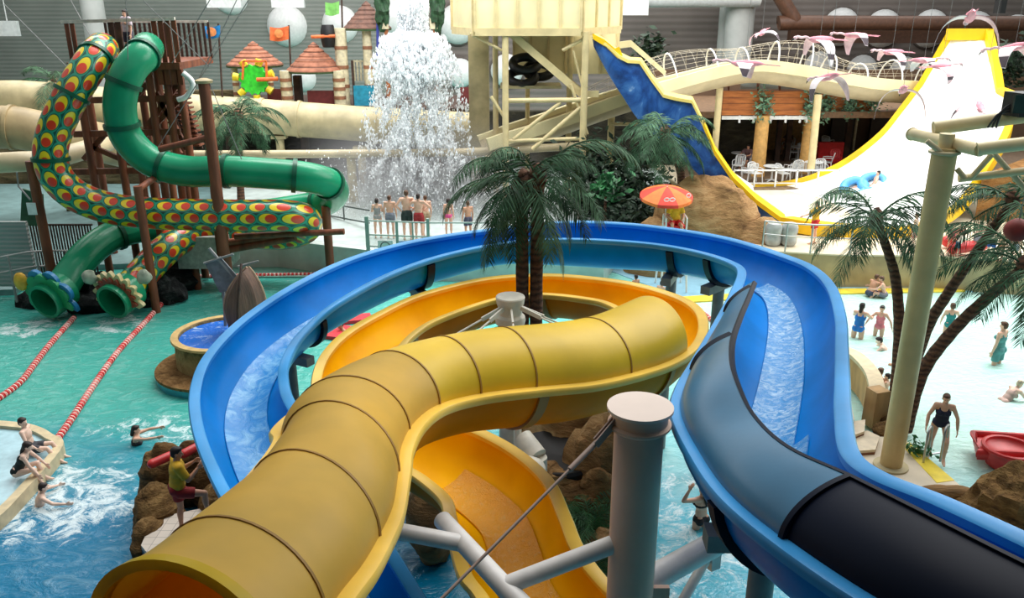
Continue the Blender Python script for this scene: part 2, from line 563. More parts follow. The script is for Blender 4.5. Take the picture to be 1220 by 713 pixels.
def stations(rows, k=6):
    "rows of (left px, left py, right px, right py, drop) -> dense lists of 3-d rim points"
    rr = spline([tuple(float(q) for q in r) for r in rows], k)
    Ls = [at(r[0], r[1], CAM_H-r[4]) for r in rr]
    Rs = [at(r[2], r[3], CAM_H-r[4]) for r in rr]
    return Ls, Rs
def frames(Ls, Rs):
    out = []
    n = len(Ls)
    for i in range(n):
        c = (Ls[i]+Rs[i])/2; h = (Rs[i]-Ls[i])/2
        i0, i1 = max(0, i-1), min(n-1, i+1)
        t = ((Ls[i1]+Rs[i1])-(Ls[i0]+Rs[i0])).normalized()
        up = h.cross(t).normalized()
        if up.z < 0: up = -up
        out.append((c, h, up, h.length))
    return out
def sweep_arc(fr, i0, i1, a0, a1, ro, ri, n=20, depth=1.0, sign=-1):
    dep_ = depth
    "shell between two radii over an arc of angle (a in 0..1 from left rim to right rim); sign -1 below, +1 above"
    mb = MB(); prof = []
    vs = []
    for i in range(i0, i1+1):
        c, h, up, r = fr[i]; e = h.normalized()
        depth = dep_(i) if callable(dep_) else dep_
        A0 = a0(i) if callable(a0) else a0; A1 = a1(i) if callable(a1) else a1
        ring = []
        for kk, off in ((0, ri), (1, ro)):
            order = range(n+1) if kk == 0 else range(n, -1, -1)
            for j in order:
                a = PI*(A0+(A1-A0)*j/n)
                ring.append(c-e*math.cos(a)*(r+off)+up*sign*math.sin(a)*(r+off)*depth)
        vs.append(ring)
    mb.grid(vs, True)
    m = len(vs[0]); L = len(vs)-1
    # close the two ends with quads
    for row in (0, L):
        for j in range(n):
            q = (row*m+j, row*m+j+1, row*m+m-2-j, row*m+m-1-j)
            mb.f.append(q if row == 0 else tuple(reversed(q)))
    return mb
def rim_tube(fr, side, i0, i1, w=0.055, t=0.05, out=0.05):
    "flat lip along one edge"
    mb = MB(); rows = []
    for i in range(i0, i1+1):
        c, h, up, r = fr[i]; e = h.normalized()*side
        p = c+e*r
        prof = [(-0.035, -t), (-0.045, t*0.35), (-0.02, t*0.8), (w+out, t*0.8), (w+out+0.02, t*0.3), (w+out+0.01, -t*0.9), (w*0.3, -t)]
        rows.append([p+e*x+up*z for x, z in prof])
    mb.grid(rows, True)
    m = len(rows[0]); last = (len(rows)-1)*m
    mb.f.append(tuple(range(m-1, -1, -1))); mb.f.append(tuple(last+j for j in range(m)))
    return mb
def stream_material(name, base, foam, sc=9.0, lo=0.45, hi=0.62):
    t = NT(name)
    co = t.coords()
    n = t.noise(co, sc, 6, 0.7, 1.0)
    n2 = t.noise(co, 1.6, 3)
    c = t.ramp(n, [(lo, rgb(base)), (hi, rgb(foam))])
    c = t.mix(t.math('MULTIPLY', smooth_range(t, n2, 0.4, 0.7), 0.5), c, rgb(base))
    t.col(c); t.set(0.15)
    t.bump(n, 0.5, 0.06)
    return t.m
# ---- blue flume
BL = [
 (1230, 812, 1400, 740, 3.10),
 (1130, 768, 1300, 690, 3.15), (1031, 713, 1214, 648, 3.2), (934, 647, 1115, 602, 3.27), (870, 593, 1042, 572, 3.35), (832, 539, 1007, 543, 3.45),
 (813, 496, 999, 495, 3.5), (818, 464, 999, 455, 3.55), (838, 427, 999, 415, 3.65), (859, 389, 998, 381, 3.8), (878, 351, 988, 345, 4.0),
 (886, 326, 966, 322, 4.2), (872, 314, 932, 307, 4.35), (834, 302, 868, 287, 4.45), (786, 293, 800, 275, 4.55), (731, 288, 735, 268, 4.65),
 (669, 286, 664, 267, 4.75), (605, 290, 590, 275, 4.85), (550, 300, 530, 283, 4.9), (499, 314, 470, 295, 4.95), (450, 334, 410, 314, 5.0),
 (400, 362, 351, 343, 5.1), (368, 388, 302, 375, 5.3), (348, 411, 269, 404, 5.4), (336, 437, 246, 434, 5.5), (335, 457, 236, 465, 5.6),
 (340, 477, 236, 494, 5.65), (355, 502, 244, 528, 5.7), (378, 540, 262, 570, 5.8), (405, 580, 285, 612, 5.9), (435, 622, 315, 660, 6.1),
 (462, 662, 345, 708, 6.3), (493, 712, 380, 768, 6.6), (530, 770, 420, 830, 6.9)]
bL, bR = stations(BL, 6)
BF = frames(bL, bR)
nB = len(BF)-1
base = V((BF[40][0].x, BF[40][0].y, 0))
blue = thing('blue_water_slide', 'long bright blue open flume curving round the yellow slide with dark navy cover', 'water slide', base)
def st(i): return i*6
sweep_arc(BF, 0, nB, 0.0, 1.0, 0.06, 0.0, 22, 1.02).build('channel', FM['blue'], blue, 50)
rim_tube(BF, -1, 0, nB).build('rim', FM['lblue'], blue, 50)
rim_tube(BF, 1, 0, nB).build('rim', FM['lblue'], blue, 50)
# cover, shrinking to a fin at its open end
def cov_end(i):
    s = i/6.0
    pts = [(0.0, 0.43), (3.0, 0.43), (4.6, 0.41), (5.5, 0.39), (6.5, 0.36), (7.6, 0.33), (9.0, 0.31), (10.3, 0.30)]
    if s <= pts[0][0]: return pts[0][1]
    for (a, x), (b, y) in zip(pts, pts[1:]):
        if s <= b: return x+(y-x)*(s-a)/(b-a)
    return pts[-1][1]
sweep_arc(BF, 0, st(3)+1, 0.01, cov_end, 0.0, -0.05, 20, 0.58, 1).build('cover', FM['deepnavy'], blue, 50, 'worn navy cover section nearest the viewpoint with gallery shade in its colour')  # near section: gallery shade put into a darker navy
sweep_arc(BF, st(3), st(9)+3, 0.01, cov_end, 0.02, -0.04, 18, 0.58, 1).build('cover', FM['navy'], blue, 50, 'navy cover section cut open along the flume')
for s0, wb in ((st(3), .022), (st(7)+3, .05), (st(9)+2, .05)):
    mb = MB(); rows = []
    c, h, up, r = BF[s0]; e = h.normalized(); t = h.cross(up).normalized()
    for j in range(17):
        q = PI*(0.01+(cov_end(s0)-.01)*j/16)
        d = -e*math.cos(q)+up*math.sin(q)*0.58
        p = c+d*(r+.02)
        rows.append([p-t*wb-d*.05, p-t*wb+d*.018, p+t*wb+d*.018, p+t*wb-d*.05])
    mb.grid(rows, True).build('cover_flange', FM['deepnavy'], blue, 50, 'dark flange between cover sections')
# dark edge strip of the cut cover
mb = MB(); rows = []
for i in range(0, st(9)+4):
    c, h, up, r = BF[i]; e = h.normalized(); a = PI*cov_end(i)
    d = -e*math.cos(a)+up*math.sin(a)*0.58
    tg = (e*math.sin(a)+up*math.cos(a)*0.58)
    q = c+d*r
    rows.append([q+d*0.03, q+d*0.03+tg*0.03, q-d*0.05+tg*0.03, q-d*0.05])
mb.grid(rows, True).build('cover_edge', FM['deepnavy'], blue, 60, 'dark raw edge of the cut cover')
for s0 in (st(1)+2, st(4), st(13)-2, st(14)-2, st(19)-2, st(22)-3):
    sweep_arc(BF, s0, s0+1, 0.03, 0.97, 0.13, 0.05, 20, 1.02).build('joint_flange', FM['deepnavy'], blue, 50, 'dark joint flange under the flume')
STREAM = stream_material('running water on blue', (62, 152, 216), (186, 222, 244))
sw = sweep_arc(BF, st(7), st(12), 0.40, 0.66, -0.015, -0.035, 8, 1.02)
sw.build('running_water', STREAM, blue, 60, 'foaming water running down the flume')
sweep_arc(BF, st(3), st(7), 0.42, 0.74, -0.015, -0.035, 8, 1.02).build('running_water', STREAM, blue, 60, 'foaming water running down the flume')
STREAM2 = stream_material('thin water on blue', (56, 146, 214), (136, 198, 236), 3.0)
sweep_arc(BF, st(19), st(32), 0.30, 0.66, -0.015, -0.03, 8, 1.02).build('running_water', STREAM2, blue, 60, 'thin sheet of water in the flume')

# ---- yellow flume
YL = [
 (30, 800, 260, 900, 3.15), (115, 735, 335, 805, 3.22), (165, 700, 370, 768, 3.3), (220, 655, 405, 715, 3.38), (262, 622, 432, 680, 3.45),
 (299, 588, 452, 645, 3.55), (325, 552, 468, 610, 3.6), (352, 515, 475, 567, 3.68)]
YR = [(479, 536, 3.75), (495, 507, 3.85), (524, 486, 3.95), (573, 473, 4.05), (639, 465, 4.15), (708, 458, 4.3), (770, 443, 4.45)]
YL2 = [(735, 388, 806, 429, 4.55), (746, 381, 827, 412, 4.65), (748, 377, 835, 392, 4.75), (743, 372, 829, 371, 4.85), (725, 363, 803, 355, 5.0), (705, 358, 750, 340, 5.15), (663, 352.6, 688, 332, 5.3), (625, 352, 640, 330, 5.4),
 (581, 360, 575, 335, 5.5), (524, 380, 503, 353, 5.55), (495, 396, 455, 375, 5.6), (477, 414, 416, 398, 5.62), (470, 432, 392, 422, 5.65), (468, 450, 381, 448, 5.68),
 (474, 470, 382, 475, 5.7), (490, 488, 400, 506, 5.72), (520, 500, 432, 530, 5.74), (570, 518, 482, 557, 5.76), (613, 542, 508, 573, 5.78), (649, 575, 534, 597, 5.8),
 (669, 618, 541, 622, 5.85), (685, 657, 556, 682, 5.92), (721, 703, 577, 712, 6.0), (770, 745, 610, 765, 6.1), (830, 790, 660, 830, 6.2)]
def rr(rows, k): return spline([tuple(float(q) for q in r) for r in rows], k)
# centre line through all three pieces: near part by both rims, middle by the near rim and a fixed width
W_Y = 1.22
near = [(at(a, b, CAM_H-h), at(c, d, CAM_H-h)) for a, b, c, d, h in YL]
far = [(at(a, b, CAM_H-h), at(c, d, CAM_H-h)) for a, b, c, d, h in YL2]
mid = []
rp = [at(x, y, CAM_H-h) for x, y, h in YR]
chain = [near[-1][1]]+rp+[far[0][1]]
for i in range(1, len(chain)-1):
    t = (chain[i+1]-chain[i-1]); t.z = 0; t.normalize()
    n = V((-t.y, t.x, 0))
    mid.append((chain[i]+n*W_Y, chain[i]))
allp = near+mid+far
dense = spline([tuple(l)+tuple(r) for l, r in allp], 6)
yLs = [V(d[:3]) for d in dense]; yRs = [V(d[3:]) for d in dense]
for it in range(40):                       # ease the hidden far edge through the bend
    o_ = list(yLs)
    for i in range(20, 98): yLs[i] = (o_[i-1]+o_[i]*2+o_[i+1])/4
# even the cross-section: keep rims level and the width near its mean
YF = frames(yLs, yRs)
nY = len(YF)-1
n_near, n_mid = len(near), len(mid)
base = V((YF[110][0].x, YF[110][0].y, 0))
yel = thing('yellow_water_slide', 'golden yellow spiral flume with sandy domed cover in the middle of the pool', 'water slide', base)
sweep_arc(YF, 0, nY, 0.0, 1.0, 0.05, 0.0, 22, 0.98).build('channel', FM['yellow'], yel, 50)
sweep_arc(YF, 0, nY, 0.01, 0.99, 0.056, 0.051, 22, 0.985).build('outer_shell', plastic('amber brown fibreglass', (214, 128, 8), 0.5, spec=.05), yel, 50, 'amber brown outer face of the flume')  # thin outer skin in a browner amber than the channel
rim_tube(YF, -1, 0, nY).build('rim', FM['yrim'], yel, 50)
rim_tube(YF, 1, 0, nY).build('rim', FM['yrim'], yel, 50)
C0 = 6; C1 = (n_near+n_mid)*6+3
cuts = [C0, 15, 30, 42, 52, 60, 66, 72, 82, C1]
def ydep(i): return 0.77 if i < 34 else 0.77+(0.87-0.77)*min(1, (i-34)/16)
for a, b in zip(cuts, cuts[1:]):
    sweep_arc(YF, a, b, 0.015, 0.985, 0.0, -0.05, 22, ydep, 1).build('cover', FM['ycover'] if a < 60 else FM['ycover2'], yel, 50, 'dull sandy domed cover section' if a < 60 else 'brighter yellow domed cover section')
SEAM = plastic('brown seam', (156, 116, 44), 0.5)
for a in cuts[1:-1]:
    # narrow raised lip along each joint
    mb = MB(); rows = []
    c, h, up, r = YF[a]; e = h.normalized(); t = h.cross(up).normalized()
    for j in range(23):
        q = PI*(0.02+0.96*j/22)
        d = -e*math.cos(q)+up*math.sin(q)*ydep(a)
        p = c+d*r
        rows.append([p-t*0.012, p-t*0.01+d*0.012, p+t*0.01+d*0.012, p+t*0.012])
    mb.grid(rows).build('cover_seam', SEAM, yel, 50)
mouth = MB(); rows = []
c, h, up, r = YF[C0]; e = h.normalized(); t = h.cross(up).normalized()
for j in range(25):
    q = PI*(0.0+1.0*j/24)
    d = -e*math.cos(q)+up*math.sin(q)*ydep(C0)
    p = c+d*r
    rows.append([p-t*0.03+d*0.02, p-t*0.03-d*0.055, p+t*0.04-d*0.055, p+t*0.04+d*0.02])
mouth.grid(rows, True).build('cover_lip', plastic('yellow lip', (226, 196, 30), through=.4), yel, 50, 'bright yellow lip round the open end of the cover')
for s0 in (51, 72, 88, 104, 128, 150):
    if s0 < nY-2:
        sweep_arc(YF, s0, s0+1, 0.03, 0.97, 0.09, 0.04, 20, 0.98).build('joint_flange', SEAM, yel, 50, 'brown joint flange under the flume')
STREAMY = stream_material('water running on yellow', (236, 168, 10), (246, 212, 120), 14, 0.52, 0.85)
i0 = (n_near+n_mid+17)*6
sweep_arc(YF, i0, min(nY, i0+42), 0.28, 0.62, -0.012, -0.03, 8, 0.98).build('running_water', STREAMY, yel, 60, 'thin foaming water in the flume')
i1 = (n_near+n_mid+8)*6
sweep_arc(YF, i1, i1+24, 0.32, 0.6, -0.012, -0.03, 8, 0.98).build('running_water', STREAMY, yel, 60, 'thin foaming water in the flume')
# ================================================================== LEFT: THE GREEN TUBE SLIDES AND THEIR TOWER
def snake_material():
    t = NT('green scales with yellow and red ovals')
    uv = t.n('ShaderNodeUVMap').outputs[0]
    sep = t.n('ShaderNodeSeparateXYZ'); t.l(uv, sep.inputs[0])
    u, v = sep.outputs[0], sep.outputs[1]      # u metres along, v 0..1 around
    vn = t.math('MULTIPLY', v, 8.0)
    row = t.math('FLOOR', vn)
    fv = t.math('SUBTRACT', t.math('SUBTRACT', vn, row), 0.5)
    us = t.math('ADD', t.math('MULTIPLY', u, 1.75), t.math('MULTIPLY', row, 0.5))
    cell = t.math('FLOOR', us)
    fu = t.math('SUBTRACT', t.math('SUBTRACT', us, cell), 0.5)
    def ell(du, a, b):
        x = t.math('DIVIDE', t.math('SUBTRACT', fu, du), a); y = t.math('DIVIDE', fv, b)
        return t.math('SQRT', t.math('ADD', t.math('MULTIPLY', x, x), t.math('MULTIPLY', y, y)))
    e0, e1, e2 = ell(0, 0.62, 0.56), ell(0.02, 0.44, 0.45), ell(0.19, 0.28, 0.36)
    c = t.mix(smooth_range(t, e0, 0.98, 0.9), rgb((8, 70, 58)), rgb((34, 140, 112)))
    c = t.mix(smooth_range(t, e1, 1.06, 0.98), c, rgb((14, 92, 60)))
    c = t.mix(smooth_range(t, e1, 0.94, 0.86), c, rgb((234, 206, 36)))
    red = t.math('MULTIPLY', smooth_range(t, e2, 1.05, 0.9), smooth_range(t, e1, 0.94, 0.86))
    c = t.mix(red, c, rgb((214, 62, 34)))
    t.col(c); t.set(0.3, coat=0.3)
    return t.m
SNAKE = snake_material()
GREEN = plastic('glossy green fibreglass', (26, 138, 98), 0.25)
GREEND = plastic('dark green fibreglass', (10, 82, 58), 0.35)
def tube_slide(path, r, material, name, parent, n=22, k=6):
    pts = [D(*p) for p in path]
    pts = vspline(pts, k)
    mb = MB().tube(pts, r, n, cap=False)
    # uv: metres along, turn fraction around; the seam column is closed by a wrap vertex row
    mb2 = MB(); dist = 0.0
    rows = []; uvs = []
    for i, p in enumerate(pts):
        if i: dist += (p-pts[i-1]).length
        ring = mb.v[i*n:(i+1)*n]
        rows.append(ring+[ring[0].copy()])
        uvs += [(dist, j/n) for j in range(n+1)]
    mb2.grid(rows)
    mb2.uv = uvs
    mb2.build(name, material, parent, 60)
    return pts
def ring_at(pts, i, r, w=0.09, out=0.07, n=26):
    d = (pts[min(i+1, len(pts)-1)]-pts[max(0, i-1)]).normalized()
    return MB().tube([pts[i]-d*w, pts[i]-d*w*0.98, pts[i]+d*w*0.98, pts[i]+d*w], [r, r+out, r+out, r], n, cap=False)
plain = [(176, 57, 27.6), (170, 66, 26.8), (157, 80, 26.4), (146, 103, 26.2), (143, 133, 26.2), (152, 165, 26.3), (180, 192, 26.4), (222, 204, 26.4), (270, 204, 26.4), (320, 207, 26.4), (364, 211, 26.6), (392, 219, 27.2), (398, 232, 28.2), (382, 243, 29.0), (345, 250, 29.3), (300, 256, 29.4), (250, 262, 29.0), (190, 268, 28.2), (140, 279, 27.2), (110, 297, 26.3), (88, 322, 25.4), (69, 350, 24.7)]
ss = thing('green_tube_slide', 'plain glossy green enclosed tube slide winding down from the timber tower', 'water slide', (D(69, 350, 24.7).x, 24.7, 0))
pts = tube_slide(plain, 0.49, GREEN, 'tube', ss)
for i in (6, 17, 27, 38, 48, 58, 66, 78, 108): ring_at(pts, i, 0.49, .07, .06).build('joint_ring', GREEND, ss, 30)
pp0 = pts
snakep = [(122, 58, 27.8), (117, 64, 27.0), (104, 82, 26.4), (88, 108, 26.0), (74, 135, 25.8), (64, 160, 25.7), (60, 185, 25.6), (68, 212, 25.6), (92, 234, 25.7), (130, 248, 25.8), (175, 254, 25.8), (230, 256, 25.8), (290, 257, 25.8), (338, 257, 25.9), (362, 261, 26.5), (364, 272, 27.3), (340, 280, 27.8), (290, 279, 27.9), (240, 278, 27.6), (212, 287, 27.0), (190, 305, 26.2), (168, 328, 25.4), (149, 350, 24.7)]
sn = thing('patterned_tube_slide', 'green tube slide painted with yellow and red snake scales', 'water slide', (D(149, 350, 24.7).x, 24.7, 0))
pts = tube_slide(snakep, 0.50, SNAKE, 'tube', sn)
for i in (8, 19, 37): ring_at(pts, i, 0.50, .06, .05).build('joint_ring', GREEND, sn, 30)
# mouths: tube ends with a scalloped painted collar
def mouth(px, py, Y, parent, cols, spikes, seed, d):
    rnd = random.Random(seed)
    c = D(px, py, Y)
    d = d.normalized(); u = d.cross(V((0, 0, 1))).normalized(); w = u.cross(d)
    c = c+d*0.15
    mt = MB().tube([c-d*0.5, c+d*0.35], 0.56, 26, cap=False)
    q = MB().tube([c-d*0.5, c+d*0.35], 0.47, 26, cap=False); mt.add(q.v, q.f)
    mt.f += [(26+j, 26+(j+1) % 26, 78+(j+1) % 26, 78+j) for j in range(26)]
    mt.build('mouth_tube', GREEN, parent, 30)
    MB().tube([c-d*1.0, c-d*0.99], 0.47, 20).build('inner_shade_disc', BLACK, parent)  # black disc put in for the shade deep inside the tube
    for layer, (col, r0, r1, k) in enumerate(cols):
        poly = []
        n = 72
        rows = [[], [], [], []]
        for j in range(n+1):
            a = PI*(-0.12+1.24*j/n)
            wav = abs(math.sin(a*k))**(0.6 if not spikes else 1.0)
            ro = r0+(r1-r0)*wav
            e = u*math.cos(a)+w*math.sin(a)
            o0 = d*(0.10+0.07*layer)
            ro *= .88; rows[0].append(c+e*0.52+o0); rows[1].append(c+e*ro+o0)
            rows[2].append(c+e*ro+o0-d*0.12); rows[3].append(c+e*0.52+o0-d*0.12)
        MB().grid(rows+[rows[0]]).build('collar', col, parent, 30)
dm = (D(69, 350, 24.7)-D(88, 322, 25.4)); dm.z *= 0.3
mouth(67, 351, 24.5, ss, [(plastic('mouth blue', (40, 120, 170)), 0.85, 1.12, 4), (plastic('mouth green', (44, 150, 96)), 0.8, 0.98, 5)], False, 1, dm)
mouth(147, 351, 24.5, sn, [(plastic('mouth cream', (206, 190, 140)), 0.82, 1.05, 9), (plastic('mouth rust', (150, 70, 50)), 0.66, 0.86, 9)], True, 2, dm)
for a, r, s in ((PI*0.78, 0.2, 1), (PI*0.2, 0.18, 2)):
    MB().blob(D(147, 351, 24.5)+V((math.cos(a)*1.05, -0.25, math.sin(a)*1.05)), (0.22, 0.15, 0.2), s, 0.4, 3, 14, 9).build('ornament', mat('weathered grey ornament', (150, 158, 140), 0.7), sn)
MB().ell(D(67, 351, 24.5)+V((-0.95, -0.1, 0.45)), (0.22, 0.12, 0.3)).build('ornament', mat('ochre ornament', (206, 160, 50), 0.5), ss)
# black rocks between the mouths
for i, (px, py, r) in enumerate(((36, 368, 0.6), (107, 370, 0.85), (112, 352, 0.75), (183, 363, 0.9), (197, 348, 0.9), (207, 338, 0.7), (95, 360, 0.6), (126, 364, 0.6))):
    c = at(px, py, 0.0)
    o = MB().blob((c.x, c.y+0.4, 0.1), (r, r*0.8, r*0.85), i+3, 0.45, 1.8, 22, 14).build('black_rock', BLACKROCK, None, 30)
    tag(o, ['black rock left of the plain green slide mouth', 'black rock low between the two green slide mouths', 'black rock behind the gap between the slide mouths', 'black rock just right of the scaly slide mouth', 'black rock second from the right of the scaly slide mouth', 'black rock furthest right beside the scaly slide mouth', 'small black rock against the plain green tube end', 'small black rock against the scaly tube end'][i], 'rock', 'black rocks round the slide mouths')

# ---- timber tower
TZ = 7.35
def tw(px, Y): return D(px, 80, Y).x
x0, x1 = tw(84, 28.2), tw(217, 28.2)
tower = thing('slide_tower', 'red brown timber tower with railed platform above the green slides', 'tower', ((x0+x1)/2, 29.5, 0.2))
MB().box(((x0+x1)/2, 29.6, TZ), (x1-x0, 3.2, 0.22)).build('platform', WOODR, tower, 0)
for i, (px, Y) in enumerate(((90, 28.3), (128, 28.3), (176, 28.3), (197, 28.3), (213, 28.3), (100, 31.0), (150, 31.0), (206, 31.0), (186, 29.6), (165, 31.0))):
    MB().tube([V((tw(px, Y), Y, 0.1)), V((tw(px, Y), Y, TZ))], 0.13, 10).build('post', WOODR, tower)
for a, b in (((176, 150), (216, 95)), ((186, 110), (216, 165)), ((128, 150), (176, 100)), ((160, 175), (213, 120)), ((100, 190), (150, 130)), ((110, 175), (180, 205)), ((176, 205), (216, 180))):
    MB().beam(D(a[0], a[1], 28.5), D(b[0], b[1], 28.5), 0.13, 0.16).build('brace', WOODR, tower, 0)
for py in (120, 160, 205):
    MB().beam(D(88, py, 28.35), D(215, py-3, 28.35), 0.12, 0.2).build('cross_beam', WOODR, tower, 0)
# stairs at the right of the tower
for s in range(12):
    MB().box(D(208+s*1.6, 112+s*5.5, 30.2), (0.9, 0.5, 0.06)).build('stair_tread', WOODR, tower, 0)
MB().beam(D(200, 108, 30.0), D(222, 178, 30.0), 0.08, 0.25).build('stair_string', WOODD, tower, 0)
MB().beam(D(214, 108, 30.5), D(238, 178, 30.5), 0.08, 0.25).build('stair_string', WOODD, tower, 0)
RAILC = mat('pale rail', (196, 190, 178), 0.5)
MB().beam(V((x0, 28.1, TZ+1.35)), V((x1, 28.1, TZ+1.45)), 0.1, 0.1).build('top_rail', RAILC, tower, 0)
def palings(xa, xb, za, zb, m=WOODR, name='railing_panel'):
    mb = MB(); n = max(2, int(abs(xb-xa)/0.17))
    for j in range(n):
        mb.box((xa+(xb-xa)*(j+0.5)/n, 28.12, (za+zb)/2), ((abs(xb-xa))/n*0.72, 0.05, zb-za))
    mb.build(name, m, tower, 0)
palings(tw(84, 28.1), tw(97, 28.1), TZ, TZ+1.35)
palings(tw(135, 28.1), tw(152, 28.1), TZ, TZ+1.35, WOODD)
palings(tw(186, 28.1), tw(217, 28.1), TZ-0.6, TZ+1.42)
MB().beam(V((x0, 31.1, TZ+1.3)), V((x1, 31.1, TZ+1.3)), 0.08).build('top_rail', RAILC, tower, 0)
mbp = MB()
for j in range(22): mbp.box((x0+(x1-x0)*j/21, 31.1, TZ+0.65), (0.08, 0.05, 1.3))
mbp.build('railing_panel', WOODD, tower, 0)
# white curved pipe at the tower's right side
o = MB().tube(vspline([D(218, 87, 28), D(228, 96, 28), D(229, 105, 28), D(222, 115, 28), D(212, 119, 28)], 6), 0.09, 10).build('curved_pipe', WHITEP); tag(o, 'white curved pipe on the right side of the timber tower', 'pipe')
# ---- free-standing timber posts that carry the tubes
def post(pts, r, label, extra=()):
    t = thing('timber_post', label, 'post', (pts[0].x, pts[0].y, 0))
    MB().tube(pts, r, 12).build('shaft', WOODR, t)
    for a, b, rr2 in extra: MB().tube([a, b], rr2, 10).build('arm', WOODR, t)
    return t
def down(p, z=0.0): return V((p.x, p.y, z))
p = D(243, 99, 25.5); t = post([down(p), p], 0.17, 'tall timber post with pale cap right of the timber tower', [(D(190, 178, 25.5), D(248, 164, 25.5), 0.1)])
MB().lathe([(0.24, 0), (0.26, 0.08), (0.1, 0.14)], 14, p).build('post_cap', mat('weathered cap', (170, 150, 110)), t)
p = D(164, 222, 25.0); post([down(p), p], 0.13, 'timber post holding the scaly tube at its middle', [(p+V((0, 0, -.1)), D(183, 213, 26.0), 0.1)])
p = D(181, 207, 27.1); post([down(p), p], 0.13, 'timber post behind the scaly tube at its middle')
p = D(36, 192, 25.8); post([down(p), p], 0.15, 'dark timber post left of the scaly tube bend')
p = D(263, 272, 26.6); t = post([down(p), p], 0.22, 'short thick timber post with blue disc under the scaly tube', [(D(266, 290, 26.6), D(372, 275, 26.4), 0.12), (D(266, 299, 26.6), D(352, 283, 26.4), 0.12), (D(280, 282, 26.2), D(410, 276, 26.0), 0.1)])
MB().cyl(D(266, 279, 26.38), D(266, 279, 26.33), 0.08).build('disc', mat('small blue disc', (60, 120, 190)), t)
p = D(227, 275, 27.3); post([down(p), p], 0.12, 'thin timber post left of the pale box under the tubes')
p = D(388, 246, 28.0); post([down(p), p], 0.15, 'timber post under the end bend of the green tubes')
p = D(255, 222, 27.3); post([down(p), p], 0.14, 'timber post behind the plain green tube at its right half')
# straps
for px, py in ((252, 204), (393, 222)):
    o = None
# pale box under the tubes
o = MB().box(D(248, 296, 27.6), (1.7, 1.2, 1.1)).build('pump_box', mat('pale grey box', (186, 190, 184), 0.6)); tag(o, 'pale grey box under the scaly tube', 'box')
o.data.transform(Matrix.Translation((0, 0, 0.0)))
# ---- left edge: grey slatted screen, railing, hanging sign
SCR = corrugated('grey slatted screen', (150, 154, 152), 14)
o = MB().box(D(8, 303, 26.5), (1.7, 0.15, 2.2)).build('slatted_screen', SCR, None, 0); tag(o, 'grey slatted screen at the left edge behind the railing', 'screen')
t = thing('deck_railing', 'grey tubular railing on the left deck in front of the slatted screen', 'railing', D(10, 340, 25.6))
for dz in (0, -0.5): MB().tube(vspline([D(-60, 318, 25.0)+V((0, 0, dz)), D(5, 306, 25.4)+V((0, 0, dz)), D(40, 300, 25.8)+V((0, 0, dz)), D(80, 299, 27)+V((0, 0, dz))], 5), 0.035, 8).build('rail', GREYM, t)
for px, py, Y in ((9, 306, 25.4), (42, 300, 25.8), (78, 299, 26.9)):
    p = D(px, py, Y); MB().tube([down(p, 0.2), p], 0.04, 8).build('post', GREYM, t)
t = thing('picket_fence', 'dark vertical bar fence behind the left deck railing', 'fence', (D(55, 300, 28).x, 28, 0.2))
mb = MB()
for j in range(26):
    p = D(22+j*3.4, 268, 28.0); mb.tube([down(p, 0.2), p], 0.03, 5)
mb.build('bars', WOODD, t)
MB().beam(D(20, 268, 28), D(110, 268, 28), 0.06).build('rail', WOODD, t)
t = thing('hanging_sign', 'small white sign hanging on a bracket before the green board', 'sign', D(38, 250, 25.9))
MB().box(D(38, 249, 25.6), (0.28, 0.03, 0.38)).build('board', WHITEP, t)
MB().tube([D(36, 238, 25.6), D(22, 222, 25.8), D(20, 205, 25.8)], 0.03, 6).build('bracket', GREYM, t)
o = MB().slab([D(26, 225, 27.5), D(50, 232, 27.5), D(52, 270, 27.5), D(24, 268, 27.5)], 0.1).build('notice_board', mat('dark green board', (34, 84, 56), 0.5)); tag(o, 'dark green board behind the hanging white sign', 'board')
for px in (28, 49): MB().beam(down(D(px, 268, 27.5), .2), D(px, 266, 27.5), .08).build('board_leg', WOODD, o, 0)

# ---- beige tubes of the long flume at the back left
def beige_tube(path, r, label, name='beige_tube', rings=(), m=BEIGE2, k=6):
    t = thing(name, label, 'water slide', down(D(*path[0])))
    pts = vspline([D(*p) for p in path], k)
    MB().tube(pts, r, 18).build('tube', m, t)
    for i in rings: ring_at(pts, i, r, 0.07, 0.06, 20).build('joint_ring', m, t, 30)
    return pts, t
BTUBE = mat('sand beige fibreglass', (196, 180, 144), 0.45, 0.08, 1.2)
BT2 = mat('brownish beige fibreglass', (158, 138, 100), 0.5, 0.12, 1.5)
beige_tube([(-60, 122, 37), (10, 119, 37), (60, 121, 37.5), (150, 128, 39), (250, 135, 40), (312, 139, 40.3), (380, 144, 40.3), (450, 149, 40.3), (560, 155, 40)], 0.82, 'fat beige tube running along the back behind the tower and waterfall', rings=(12, 20, 30, 34, 42))
beige_tube([(-50, 152, 34), (15, 152, 34), (60, 160, 34.5), (110, 168, 36), (160, 180, 38)], 0.85, 'brownish tube bend at far left below the fat beige tube', m=BT2, rings=(6, 12))
beige_tube([(-40, 196, 29), (20, 193, 29), (60, 190, 30), (110, 176, 32), (140, 165, 34)], 0.35, 'thin beige tube crossing behind the scaly bend at left', m=BTUBE)
beige_tube([(215, 184, 36), (300, 184, 36), (420, 183, 36), (560, 181, 36), (720, 172, 37)], 0.17, 'slim beige pipe running across behind the waterfall at mid height', name='beige_pipe', m=BTUBE)
for px, py, Y, lab in ((333, 163, 40.2, 'beige support post under the fat tube right of the left palm'), (430, 176, 40.2, 'beige support post under the fat tube left of the waterfall'), (418, 185, 36.2, 'beige post under the slim pipe left of the waterfall')):
    p = D(px, py, Y); t = thing('support_post', lab, 'post', down(p, 1.0))
    MB().cyl(down(p, 1.05), p, 0.2).build('shaft', BEIGE2, t)
    MB().box(p, (0.7, 0.5, 0.15)).build('bracket', BEIGE2, t)
